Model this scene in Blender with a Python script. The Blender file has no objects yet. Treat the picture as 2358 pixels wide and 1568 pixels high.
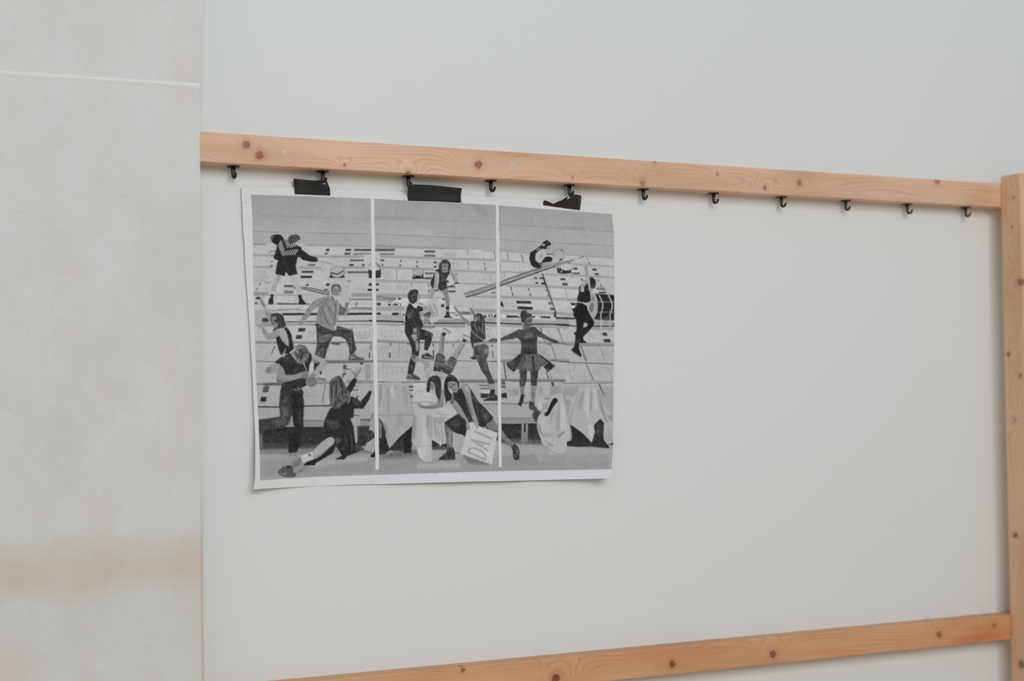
import bpy, bmesh, math, random
import numpy as np
from mathutils import Vector, Matrix

# ---------------------------------------------------------------- camera, world, light, exposure
SCN = bpy.context.scene
COL = SCN.collection
CAM_Z = 1.55
FPX, YAW, PITCH, ROLL = 3740.0, 0.47236, 0.035276, -0.011914      # focal length in pixels of the 2358 px frame
cy_, sy_, cp_, sp_, cr_, sr_ = math.cos(YAW), math.sin(YAW), math.cos(PITCH), math.sin(PITCH), math.cos(ROLL), math.sin(ROLL)
B1 = np.array([[cy_, -sy_, 0], [sy_, cy_, 0], [0, 0, 1]])
B2 = np.array([[1, 0, 0], [0, cp_, sp_], [0, -sp_, cp_]])
B3 = np.array([[cr_, 0, sr_], [0, 1, 0], [-sr_, 0, cr_]])
VIEW = B3 @ B2 @ B1                                                # rows: right, forward, up
cam = bpy.data.cameras.new('camera')
cam.sensor_width = 36.0
cam.lens = FPX*36.0/2358
cam.clip_start = 0.05
cam.dof.use_dof = True
cam.dof.focus_distance = 3.30
cam.dof.aperture_fstop = 1.9
cam_ob = bpy.data.objects.new('camera', cam)
R, Fw, U = VIEW
cam_ob.matrix_world = Matrix(((R[0], U[0], -Fw[0], 0), (R[1], U[1], -Fw[1], 0), (R[2], U[2], -Fw[2], CAM_Z), (0, 0, 0, 1)))
COL.objects.link(cam_ob)
SCN.camera = cam_ob

world = bpy.data.worlds.new('overcast_daylight')
SCN.world = world
world.use_nodes = True
bg = world.node_tree.nodes['Background']
bg.inputs['Color'].default_value = (0.955, 1.0, 1.045, 1)
bg.inputs['Strength'].default_value = 0.31

def area(name, loc, target, sx, sz, power, color):
    l = bpy.data.lights.new(name, 'AREA'); l.shape = 'RECTANGLE'; l.size = sx; l.size_y = sz
    l.energy = power; l.color = color
    o = bpy.data.objects.new(name, l); COL.objects.link(o)
    o.location = loc
    o.rotation_euler = (Vector(target)-Vector(loc)).to_track_quat('-Z', 'Y').to_euler()
    return o
area('window_daylight', (0.9, -2.6, 3.65), (1.5, 3.0, 1.75), 4.2, 2.3, 163, (0.955, 1.0, 1.045))
SCN.view_settings.view_transform = 'Standard'
SCN.view_settings.look = 'None'
SCN.view_settings.gamma = 1.0
SCN.view_settings.use_curve_mapping = False
SCN.view_settings.exposure = 0.0

# ---------------------------------------------------------------- helpers
def at(pts, y):
    """Points of the plane y = const seen at the given photograph pixels (y may be one value per point)."""
    p = np.array(pts, float).reshape(-1, 2)
    d = np.stack([(p[:, 0]-1179)/FPX, np.ones(len(p)), -(p[:, 1]-784)/FPX], 1) @ VIEW
    t = np.asarray(y, float)/d[:, 1]
    q = d*t[:, None]
    q[:, 2] += CAM_Z
    return q

def srgb(r, g, b):
    f = lambda c: (c/255)/12.92 if c/255 <= .04045 else ((c/255+.055)/1.055)**2.4
    return (f(r), f(g), f(b), 1)

def link(name, me, mat=None, parent=None, loc=None):
    o = bpy.data.objects.new(name, me)
    COL.objects.link(o)
    if mat: me.materials.append(mat)
    if parent: o.parent = parent
    if loc is not None: o.location = loc
    return o

def tag(o, label=None, cat=None, group=None, kind=None):
    if label: o['label'] = label
    if cat: o['category'] = cat
    if group: o['group'] = group
    if kind: o['kind'] = kind
    return o

def bm_obj(name, bm, mat, parent=None, loc=None, smooth=False):
    bmesh.ops.recalc_face_normals(bm, faces=bm.faces)
    me = bpy.data.meshes.new(name)
    bm.to_mesh(me); bm.free()
    if smooth:
        for p in me.polygons: p.use_smooth = True
    return link(name, me, mat, parent, loc)

def box_bm(x0, x1, y0, y1, z0, z1, bev=0.0, seg=2):
    bm = bmesh.new()
    bmesh.ops.create_cube(bm, size=1)
    for v in bm.verts:
        v.co = Vector((x0+(v.co.x+.5)*(x1-x0), y0+(v.co.y+.5)*(y1-y0), z0+(v.co.z+.5)*(z1-z0)))
    if bev:
        bmesh.ops.bevel(bm, geom=list(bm.edges), offset=bev, segments=seg, affect='EDGES', profile=.6)
    return bm

class NT:
    def __init__(s, name, rough=.7, spec=.3):
        s.m = bpy.data.materials.new(name); s.m.use_nodes = True
        s.n = s.m.node_tree; s.b = s.n.nodes['Principled BSDF']
        s.b.inputs['Roughness'].default_value = rough
        s.b.inputs['Specular IOR Level'].default_value = spec
    def node(s, t, **kw):
        n = s.n.nodes.new(t)
        for k, v in kw.items(): setattr(n, k, v)
        return n
    def put(s, sock, v):
        if hasattr(v, 'node'): s.n.links.new(v, sock)
        else: sock.default_value = v
    def math(s, op, a, b=None, c=None, clamp=False):
        n = s.node('ShaderNodeMath', operation=op, use_clamp=clamp)
        for i, v in enumerate((a, b, c)):
            if v is not None: s.put(n.inputs[i], v)
        return n.outputs[0]
    def ramp(s, v, a, b):                                            # smooth 0..1 between a and b
        n = s.node('ShaderNodeMapRange', interpolation_type='SMOOTHSTEP')
        s.put(n.inputs[0], v); n.inputs[1].default_value = a; n.inputs[2].default_value = b
        return n.outputs[0]
    def mix(s, f, a, b):
        n = s.node('ShaderNodeMix', data_type='RGBA')
        s.put(n.inputs[0], f); s.put(n.inputs[6], a); s.put(n.inputs[7], b)
        return n.outputs[2]
    def noise(s, vec, scale, detail=2, rough=.5):
        n = s.node('ShaderNodeTexNoise'); s.put(n.inputs['Vector'], vec)
        n.inputs['Scale'].default_value = scale; n.inputs['Detail'].default_value = detail
        n.inputs['Roughness'].default_value = rough
        return n.outputs[0]
    def coords(s):
        t = s.node('ShaderNodeTexCoord'); x = s.node('ShaderNodeSeparateXYZ')
        s.n.links.new(t.outputs['Object'], x.inputs[0])
        return t.outputs['Object'], x.outputs[0], x.outputs[1], x.outputs[2]
    def vec(s, x, y, z):
        n = s.node('ShaderNodeCombineXYZ')
        for i, v in enumerate((x, y, z)): s.put(n.inputs[i], v)
        return n.outputs[0]
    def bump(s, h, strength, dist):
        n = s.node('ShaderNodeBump'); s.put(n.inputs['Height'], h)
        n.inputs['Strength'].default_value = strength; n.inputs['Distance'].default_value = dist
        s.n.links.new(n.outputs[0], s.b.inputs['Normal'])
    def color(s, v): s.put(s.b.inputs['Base Color'], v)

# ---------------------------------------------------------------- materials
def mat_wall():
    t = NT('white_wall_paint', .75, .25); o, x, y, z = t.coords()
    n = t.noise(o, 1.3, 3); f = t.noise(o, 260, 2); d = t.noise(o, 9, 4)
    t.color(t.mix(t.math('MULTIPLY', t.math('ADD', n, t.math('MULTIPLY', d, .25)), .5), (.800, .828, .810, 1), (.785, .805, .785, 1)))
    t.bump(t.math('ADD', f, t.math('MULTIPLY', d, 1.5)), .10, .0006)
    return t.m

def mat_wood(name, base, dark, knotc, axis, knots, seed=0.0, freq=105.0, stains=()):
    """Pine: contour lines of a height field that rises into cones at the knots. Object space, axis = direction of the grain."""
    t = NT(name, .55, .3); o, x, y, z = t.coords()
    if axis == 'X': u, v = x, t.math('SUBTRACT', z, t.math('MULTIPLY', y, .6))
    else: u, v = z, t.math('ADD', x, t.math('MULTIPLY', y, .9))
    warp = t.noise(t.vec(t.math('MULTIPLY', u, 2.2), t.math('MULTIPLY', v, 14), seed), 1.0, 2)
    h = t.math('ADD', v, t.math('MULTIPLY', warp, .075))
    h = t.math('ADD', h, t.math('MULTIPLY', u, .012))
    core = None; halo = None
    wob = t.math('MULTIPLY', t.math('SUBTRACT', t.noise(o, 160, 2), .5), .006)
    for (ku, kv, r, dark_k) in knots:
        du = t.math('MULTIPLY', t.math('SUBTRACT', u, ku), .62); dv = t.math('SUBTRACT', v, kv)
        d = t.math('SQRT', t.math('ADD', t.math('MULTIPLY', du, du), t.math('MULTIPLY', dv, dv)))
        bell = t.math('EXPONENT', t.math('MULTIPLY', t.math('POWER', t.math('DIVIDE', d, r*3.6), 2.0), -1.0))
        h = t.math('ADD', h, t.math('MULTIPLY', bell, min(.055, r*7)))
        du2 = t.math('SUBTRACT', u, ku)
        d2 = t.math('ADD', t.math('SQRT', t.math('ADD', t.math('MULTIPLY', du2, du2), t.math('MULTIPLY', dv, dv))), wob)
        c = t.math('MULTIPLY', t.math('SUBTRACT', 1.0, t.ramp(d2, r*.72, r*1.12)), dark_k)
        hl = t.math('MULTIPLY', t.math('SUBTRACT', 1.0, t.ramp(d2, r*.8, r*2.6)), dark_k*.38)
        core = c if core is None else t.math('MAXIMUM', core, c)
        halo = hl if halo is None else t.math('MAXIMUM', halo, hl)
    ph = t.math('MULTIPLY', h, freq)
    saw = t.math('FRACT', ph)
    line = t.math('POWER', saw, 3.0)
    fade = t.ramp(t.noise(t.vec(t.math('MULTIPLY', u, 5), t.math('MULTIPLY', v, 25), seed+4), 1.0, 2), .30, .62)
    line = t.math('MULTIPLY', t.math('MULTIPLY', line, t.math('SUBTRACT', 1.0, t.ramp(saw, .93, 1.0))), fade)
    fib = t.noise(t.vec(t.math('MULTIPLY', u, 14), t.math('MULTIPLY', v, 700), seed+9), 1.0, 3)
    blot = t.noise(t.vec(t.math('MULTIPLY', u, 3), t.math('MULTIPLY', v, 16), seed+2), 1.0, 3)
    dk2 = tuple(.5*(a+b) for a, b in zip(base, dark))
    c = t.mix(t.ramp(blot, .38, .75), base, dk2)
    c = t.mix(t.math('MULTIPLY', line, .75), c, dark)
    c = t.mix(t.math('MULTIPLY', t.ramp(fib, .35, .8), .30), c, dk2)
    for (su, sv, ru, rv, k, scol) in stains:                          # resin-rich reddish streaks in the board
        a1 = t.math('POWER', t.math('DIVIDE', t.math('SUBTRACT', u, su), ru), 2.0); a2 = t.math('POWER', t.math('DIVIDE', t.math('SUBTRACT', v, sv), rv), 2.0)
        g = t.math('EXPONENT', t.math('MULTIPLY', t.math('ADD', a1, a2), -1.0))
        c = t.mix(t.math('MULTIPLY', t.math('MULTIPLY', g, t.ramp(blot, .2, .6)), k), c, scol)
    c = t.mix(halo, c, tuple(.55*a+.45*b for a, b in zip(knotc, dark)))
    kn = t.noise(o, 420, 2)
    kc = t.mix(t.ramp(kn, .38, .62), tuple(a*.55 for a in knotc[:3])+(1,), tuple(min(1, a*1.25) for a in knotc[:3])+(1,))
    c = t.mix(core, c, kc)
    t.color(c)
    t.bump(t.math('ADD', fib, t.math('MULTIPLY', line, -.6)), .18, .0006)
    return t.m

def mat_plain(name, col, rough=.6, spec=.3, grain=None, gs=200, bump=0.0):
    t = NT(name, rough, spec); o, x, y, z = t.coords()
    n = t.noise(o, gs, 3)
    k = grain if grain is not None else .12
    t.color(t.mix(n, tuple(c*(1-k) for c in col[:3])+(1,), tuple(min(1, c*(1+k)) for c in col[:3])+(1,)))
    if bump: t.bump(n, bump, .0005)
    return t.m

def mat_paper():
    t = NT('printed_paper', .6, .12)
    a = t.node('ShaderNodeAttribute', attribute_name='print')
    o, x, y, z = t.coords()
    n = t.noise(o, 60, 3)
    sc = t.node('ShaderNodeMix', data_type='RGBA', blend_type='MULTIPLY')
    sc.inputs[0].default_value = 1.0
    t.n.links.new(a.outputs['Color'], sc.inputs[6])
    t.put(sc.inputs[7], t.mix(n, (.985, .985, .985, 1), (1, 1, 1, 1)))
    t.color(sc.outputs[2])
    t.bump(t.noise(o, 45, 3), .06, .001)
    return t.m

def mat_panel():
    """Primed canvas: fine weave, faint rubbed stains, a beige water mark across the lower part and a bare right edge."""
    t = NT('primed_canvas', .85, .15); o, x, y, z = t.coords()
    wv = t.math('MULTIPLY', t.noise(t.vec(t.math('MULTIPLY', x, 300), t.math('MULTIPLY', z, 26), y), 1.0, 2), 1.0)
    wh = t.noise(t.vec(t.math('MULTIPLY', x, 26), t.math('MULTIPLY', z, 300), y), 1.0, 2)
    st = t.noise(t.vec(x, t.math('MULTIPLY', z, .8), 3.0), 5.5, 5, .62)
    st2 = t.noise(t.vec(t.math('MULTIPLY', x, 1.6), t.math('MULTIPLY', z, .6), 8.0), 9.0, 4, .6)
    c = t.mix(t.ramp(st, .38, .68), (.745, .760, .740, 1), (.700, .700, .668, 1))
    c = t.mix(t.math('MULTIPLY', t.ramp(st2, .47, .70), .62), c, (.755, .700, .660, 1))
    c = t.mix(t.math('MULTIPLY', t.ramp(t.math("ADD", wv, wh), .75, 1.3), .19), c, (.60, .585, .545, 1))
    edge = t.math('ADD', z, t.math('MULTIPLY', t.math('SUBTRACT', t.noise(o, 8, 3), .5), .06))
    band = t.math('MULTIPLY', t.ramp(edge, 1.180, 1.240), t.math('SUBTRACT', 1.0, t.ramp(edge, 1.255, 1.335)))
    c = t.mix(t.math('MULTIPLY', t.math('MULTIPLY', band, .95), t.math('ADD', .68, t.math('MULTIPLY', t.ramp(st, .32, .62), .32))), c, (.655, .580, .500, 1))
    corner = t.math('MULTIPLY', t.math('SUBTRACT', 1.0, t.ramp(edge, 1.08, 1.15)), t.math('SUBTRACT', 1.0, t.ramp(x, .48, .60)))
    c = t.mix(t.math('MULTIPLY', corner, .6), c, (.70, .60, .53, 1))
    rim = t.math('MULTIPLY', t.ramp(x, .845, .850), t.math('SUBTRACT', 1.0, t.ramp(z, 1.22, 1.50)))
    c = t.mix(t.math('MULTIPLY', rim, .75), c, (.62, .50, .40, 1))
    spk = t.ramp(t.noise(o, 110, 2), .70, .76)
    c = t.mix(t.math('MULTIPLY', spk, .25), c, (.45, .42, .40, 1))
    t.color(c)
    t.bump(t.math('ADD', t.math('ADD', wv, wh), t.math('MULTIPLY', st, 1.2)), .35, .0012)
    return t.m

M_WALL = mat_wall()
M_PANEL = mat_panel()
M_HOOK = mat_plain('black_hook_enamel', (.012, .014, .013, 1), .38, .5, .2, 90)
M_TAPE = mat_plain('black_gaffer_cloth', (.021, .023, .024, 1), .5, .45, .35, 900, .25)
M_TAPEBACK = mat_plain('pale_tape_backing', (.80, .82, .80, 1), .6, .3, .03, 80)
M_STRIP = mat_plain('white_masking_tape', (.79, .80, .815, 1), .6, .25, .03, 60)
M_STEEL = mat_plain('zinc_screw', (.86, .87, .90, 1), .35, .5, .05, 300)
M_SOCKET = mat_plain('dark_screw_socket', (.20, .19, .19, 1), .6, .3)
M_PAPER = mat_paper()

# ---------------------------------------------------------------- the room: back wall, floor
WY = 3.0                                                            # face of the wall
bm = box_bm(-3.2, 6.2, WY, WY+.15, 0, 4.4)
tag(bm_obj('wall_back', bm, M_WALL), 'smooth white painted wall behind the poster and the battens', kind='structure')
tf = NT('oiled_floorboards', .5, .35); o_, x_, y_, z_ = tf.coords()
fb = tf.noise(tf.vec(tf.math('MULTIPLY', x_, 3), tf.math('MULTIPLY', y_, 60), z_), 1.0, 3)
tf.color(tf.mix(fb, (.70, .52, .36, 1), (.60, .43, .28, 1)))
tag(bm_obj('floor', box_bm(-3.2, 6.2, -3.6, WY+.15, -.12, 0), tf.m), 'warm wooden floor below the wall', kind='structure')

# ---------------------------------------------------------------- battens and post
RF = 2.952                                                          # front face of both battens
Z_TOP, Z_BOT = CAM_Z+.5047, CAM_Z+.4475
Z_LOW1, Z_LOW0 = CAM_Z-.5349, CAM_Z-.5935
def local_knots(px, y, ox, oz, axis='X', oxc=0.0):
    out = []
    for (a, b, rpx, k) in px:
        q = at([(a, b), (a+rpx, b)], y)
        r = abs(q[1, 2]-q[0, 2])+abs(q[1, 0]-q[0, 0])
        u, v = (q[0, 0]-ox, q[0, 2]-oz) if axis == 'X' else (q[0, 2]-oz, q[0, 0]-ox)
        out.append((u, v, r, k))
    return out
PINE = srgb(236, 196, 164); PINE_D = srgb(198, 153, 118); KNOT = srgb(176, 118, 92)
RX0, RX1 = .70, 3.02
def rail(name, z0, z1, mat):
    bm = box_bm(0, RX1-RX0, -(WY-RF), 0, 0, z1-z0, .0028, 2)
    return bm_obj(name, bm, mat, None, (RX0, WY, z0))
YO = (RF-WY)*.6                                                     # the grain coordinate on the front face carries this offset
def K(px, z0, yk=.6):
    return [(u, v-(RF-WY)*yk, r, k) for (u, v, r, k) in local_knots(px, RF, RX0, z0)]
kn_top = [(567, 333, 9, .9), (598, 358, 10, 1), (1102, 379, 8.5, .95), (940, 400, 6, .85), (1318, 408, 3, .7), (1480, 422, 6, .7),
          (1508, 373, 4, .6), (1761, 432, 5, .75), (1841, 421, 6, .75), (2158, 417, 6, .8), (794, 380, 3, .8), (1652, 402, 2.5, .7), (1700, 445, 4, .5)]
top_rail = rail('wooden_batten', Z_BOT, Z_TOP, mat_wood('pine_upper_batten', PINE, PINE_D, KNOT, 'X', K(kn_top, Z_BOT), 1.3, stains=[(RX1-RX0-.235, .055, .06, .022, .75, srgb(196, 132, 86)), (.86, .085, .16, .010, .5, srgb(204, 150, 104)), (1.55, .082, .05, .03, .4, srgb(196, 150, 110))]))
tag(top_rail, 'upper pale pine batten with reddish knots, carrying the row of black hooks', 'batten', 'pine battens on the wall')
kn_low = [(1280, 1562, 9, .9), (1548, 1529, 7, .8), (1780, 1506, 7, .8), (1066, 1542, 5, .7), (2163, 1461, 6, .6), (2290, 1440, 5, .4)]
low_rail = rail('wooden_batten', Z_LOW0, Z_LOW1, mat_wood('pine_lower_batten_bounce_tint', srgb(225, 173, 130), srgb(192, 134, 91), srgb(132, 74, 50), 'X', K(kn_low, Z_LOW0), 7.7, stains=[(RX1-RX0-.30, .045, .16, .022, .9, srgb(196, 112, 66)), (RX1-RX0-.55, .04, .2, .02, .6, srgb(204, 128, 84)), (1.15, .07, .10, .02, .5, srgb(206, 140, 98))]))  # orange base and grain colours carry the floor's warm bounce light
tag(low_rail, 'lower pine batten near the bottom, warm floor bounce put into its orange colour, without any hooks', 'batten', 'pine battens on the wall')
# screws in the upper batten
def screw(px, r, parent, name='screw'):
    q = at([px], RF)[0]
    bm = bmesh.new()
    bmesh.ops.create_cone(bm, cap_ends=True, segments=20, radius1=r, radius2=r*.8, depth=.0016)
    bmesh.ops.rotate(bm, verts=bm.verts, matrix=Matrix.Rotation(math.pi/2, 3, 'X'))
    base = parent.location
    s = bm_obj(name, bm, M_STEEL, parent, Vector(q)-base+Vector((0, -.0006, 0)), False)
    bm = bmesh.new()
    bmesh.ops.create_cone(bm, cap_ends=True, segments=6, radius1=r*.42, radius2=r*.42, depth=.0006)
    bmesh.ops.rotate(bm, verts=bm.verts, matrix=Matrix.Rotation(math.pi/2, 3, 'X'))
    bm_obj('screw_socket', bm, M_SOCKET, s, (0, -.0009, 0))
    s['label'] = 'bright zinc screw head'
screw((655.5, 350.5), .0036, top_rail); screw((1180.5, 380), .0034, top_rail); screw((1728, 413.5), .0028, top_rail)
# post at the right: stands in front of the battens
PXL = 2.8425
PZ = at([(2303, 406)], RF)[0, 2]
post_pts = [(2338, 1232, 6, .8), (2322, 816, 5, .8), (2349, 650, 8, .7), (2334, 455, 3, .6), (2330, 523, 3, .6), (2350, 865, 5, .6), (2337, 968, 4, .5), (2352, 1530, 9, .7)]
PD = .066
def post_knots():
    out = []
    for (a, b, rpx, k) in post_pts:
        # left side face of the post: plane x = PXL
        d = np.array([(a-1179)/FPX, 1, -(b-784)/FPX]) @ VIEW
        t = PXL/d[0]; y, z = d[1]*t, d[2]*t+CAM_Z
        if y < RF-PD: y = RF-PD
        out.append((z, (y-RF)*.9, rpx*.0011, k))
    return out
bm = box_bm(0, .058, -PD, 0, 0, PZ, .003, 2)
post = bm_obj('wooden_post', bm, mat_wood('pine_post', srgb(236, 196, 160), srgb(206, 158, 120), srgb(140, 84, 58), 'Z', post_knots(), 3.1, 70), None, (PXL, RF, 0))
tag(post, 'upright square pine post at the right edge, the battens butting behind it', 'post')

# ---------------------------------------------------------------- left panel
PY_, PT = 2.925, .022
def sheet(name, quad, parent, y=PY_, th=PT):
    f = at(quad, y)
    bm = bmesh.new()
    a = [bm.verts.new(p) for p in f]; b = [bm.verts.new((p[0], y+th, p[2])) for p in f]
    bm.faces.new(a); bm.faces.new(b[::-1])
    n = len(a)
    for i in range(n): bm.faces.new((a[i], b[i], b[(i+1) % n], a[(i+1) % n]))
    bmesh.ops.bevel(bm, geom=list(bm.edges), offset=.0022, segments=2, affect='EDGES')
    return bm_obj(name, bm, M_PANEL, parent)
panel = bpy.data.objects.new('partition_panel', None); COL.objects.link(panel)
tag(panel, 'off-white stained canvas partition panel standing against the wall at the left', 'panel')
sl = (196.5-167)/460
def seam_y(x): return 167+sl*x
XL = -900
lo = sheet('lower_sheet', [(XL, seam_y(XL)+1), (460, seam_y(460)+1), (470, 1568), (483, 3480), (XL, 3480)], panel)
up = sheet('upper_sheet', [(XL, -1500), (470, -1500), (466.5, 0), (465, seam_y(465)), (XL, seam_y(XL))], panel, PY_-.0004)
# low rounded white bead along the seam between the sheets
q0, q1 = at([(XL, seam_y(XL)+1)], PY_)[0], at([(460, seam_y(460)+1)], PY_)[0]
bm = bmesh.new(); rings = []
N = 60
for i in range(N+1):
    t = i/N; c = q0+(q1-q0)*t
    w = .0050+.0006*math.sin(i*1.7)+.0004*math.sin(i*4.1)
    hgt = (.0019+.0004*math.sin(i*2.3))*(1-.5*max(0, (t-.95)/.05))
    rings.append([bm.verts.new((c[0], PY_-.0003-hgt*.5*(1+math.cos(math.pi*k/6)), c[2]-w*k/6)) for k in range(-6, 7)])
for a, b in zip(rings[:-1], rings[1:]):
    for k in range(12): bm.faces.new((a[k], b[k], b[k+1], a[k+1]))
tag(bm_obj('seam_bead', bm, mat_plain('white_seam_filler', (.80, .82, .79, 1), .6, .3, .04, 60), panel, None, True), 'raised white filler bead')

# ---------------------------------------------------------------- hooks
def disc_bm(r, th):
    bm = bmesh.new()
    bmesh.ops.create_cone(bm, cap_ends=True, segments=24, radius1=r, radius2=r, depth=th)
    bmesh.ops.bevel(bm, geom=[e for e in bm.edges if abs(e.verts[0].co.z-e.verts[1].co.z) < 1e-6], offset=th*.3, segments=2, affect='EDGES')
    return bm
def sweep_bm(path, radii, flat, seg=12):
    bm = bmesh.new(); rings = []
    P = [Vector(p) for p in path]
    for i, p in enumerate(P):
        d = (P[min(i+1, len(P)-1)]-P[max(i-1, 0)]).normalized()
        sx = Vector((1, 0, 0)); n = d.cross(sx).normalized()
        rings.append([bm.verts.new(p+sx*math.cos(a)*radii[i]+n*math.sin(a)*radii[i]*flat) for a in [2*math.pi*k/seg for k in range(seg)]])
    for a, b in zip(rings[:-1], rings[1:]):
        for k in range(seg): bm.faces.new((a[k], b[k], b[(k+1) % seg], a[(k+1) % seg]))
    bm.faces.new(rings[0][::-1]); bm.faces.new(rings[-1])
    return bm
HOOK_Y = WY-.0165
path = [(0, 0, -.001), (0, 0, -.005), (0, 0, -.010), (0, -.0002, -.0148), (0, -.0014, -.0186), (0, -.0046, -.0208), (0, -.0092, -.0208), (0, -.0130, -.0190), (0, -.0154, -.0158), (0, -.0166, -.0126)]
rad = [.0050, .0043, .0040, .0037, .0035, .0033, .0031, .0029, .0027, .0024]
proto = bpy.data.objects.new('wall_hook', None); COL.objects.link(proto)
plate = bm_obj('base_plate', disc_bm(.0126, .0026), M_HOOK, proto, (0, 0, -.0013), True)
arm = bm_obj('hook_arm', sweep_bm(path, rad, .78), M_HOOK, proto, (0, 0, -.0022), True)
for o in (plate, arm):
    md = o.modifiers.new('auto', 'WEIGHTED_NORMAL')
HOOK_X = [537, 743, 940, 1130, 1311, 1481, 1643, 1799, 1947, 2089, 2223]
words = ['first black hook from the left, left of the poster, nearest the canvas panel',
         'second black hook from the left, its tip under the leftmost black tape',
         'third black hook from the left, at the left end of the widest black tape',
         'fourth black hook from the left, free, between the middle and right tapes',
         'fifth black hook from the left, holding the crumpled right tape',
         'sixth black hook from the left, first one clear of the poster on its right',
         'seventh black hook from the left, fifth counted back from the post',
         'eighth black hook from the left, fourth counted back from the post',
         'ninth black hook from the left, third counted back from the post',
         'tenth black hook from the left, next to last before the post',
         'last black hook at the right end, nearest the upright post']
xs = [at([(px, 395+.052*(px-743))], HOOK_Y)[0, 0] for px in HOOK_X]
for i, x in enumerate(xs):
    if i == 0: h = proto
    else:
        h = proto.copy(); COL.objects.link(h)
        for ch in (plate, arm):
            c = ch.copy(); COL.objects.link(c); c.parent = h
    h.location = (x, HOOK_Y, Z_BOT)
    h.rotation_euler = (0, 0, [0, .05, -.04, .06, 0, -.03, .04, .02, -.05, .03, 0][i])
    tag(h, words[i], 'hook', 'black hooks under the upper batten')

# ---- rasteriser for the flat black-and-white print (numpy only) --------------------------------
PX0, PY0, PX1, PY1, SS = 566, 436, 1424, 1118, 3
GLYPH = {'A': ['0 0 .5 1 1 0', '.2 .38 .8 .38'], 'D': ['0 0 0 1 .55 .97 .95 .7 .95 .3 .55 .03 0 0'], 'I': ['.5 0 .5 1'],
         'O': ['.5 0 .1 .2 0 .5 .1 .8 .5 1 .9 .8 1 .5 .9 .2 .5 0'], 'K': ['0 0 0 1', '.9 1 0 .45 .95 0'], 'U': ['0 1 0 .25 .3 0 .7 0 1 .25 1 1'],
         'R': ['0 0 0 1 .7 1 .95 .75 .7 .5 0 .5', '.5 .5 1 0'], 'T': ['0 1 1 1', '.5 1 .5 0'], 'E': ['.9 1 0 1 0 0 .9 0', '0 .5 .7 .5'],
         'S': ['.95 .85 .5 1 .1 .8 .2 .58 .8 .42 .9 .2 .5 0 .05 .15'], 'N': ['0 0 0 1 1 0 1 1'], 'F': ['0 0 0 1 .9 1', '0 .52 .7 .52'],
         'M': ['0 0 0 1 .5 .4 1 1 1 0'], 'P': ['0 0 0 1 .7 1 .95 .75 .7 .5 0 .5'], 'H': ['0 0 0 1', '1 0 1 1', '0 .5 1 .5'], 'L': ['0 1 0 0 .8 0'], 'Z': ['0 1 1 1 0 0 1 0']}
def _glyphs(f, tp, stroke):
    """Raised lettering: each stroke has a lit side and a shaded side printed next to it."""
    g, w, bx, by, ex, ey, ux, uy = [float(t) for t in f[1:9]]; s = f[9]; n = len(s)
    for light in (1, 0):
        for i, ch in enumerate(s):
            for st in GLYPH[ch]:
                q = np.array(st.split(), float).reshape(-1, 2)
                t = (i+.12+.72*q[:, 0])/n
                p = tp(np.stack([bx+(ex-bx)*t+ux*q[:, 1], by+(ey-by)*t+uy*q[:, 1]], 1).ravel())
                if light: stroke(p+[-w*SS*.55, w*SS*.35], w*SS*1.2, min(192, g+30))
                else: stroke(p, w*SS*1.35, g+12 if w < 2 else g)
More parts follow.
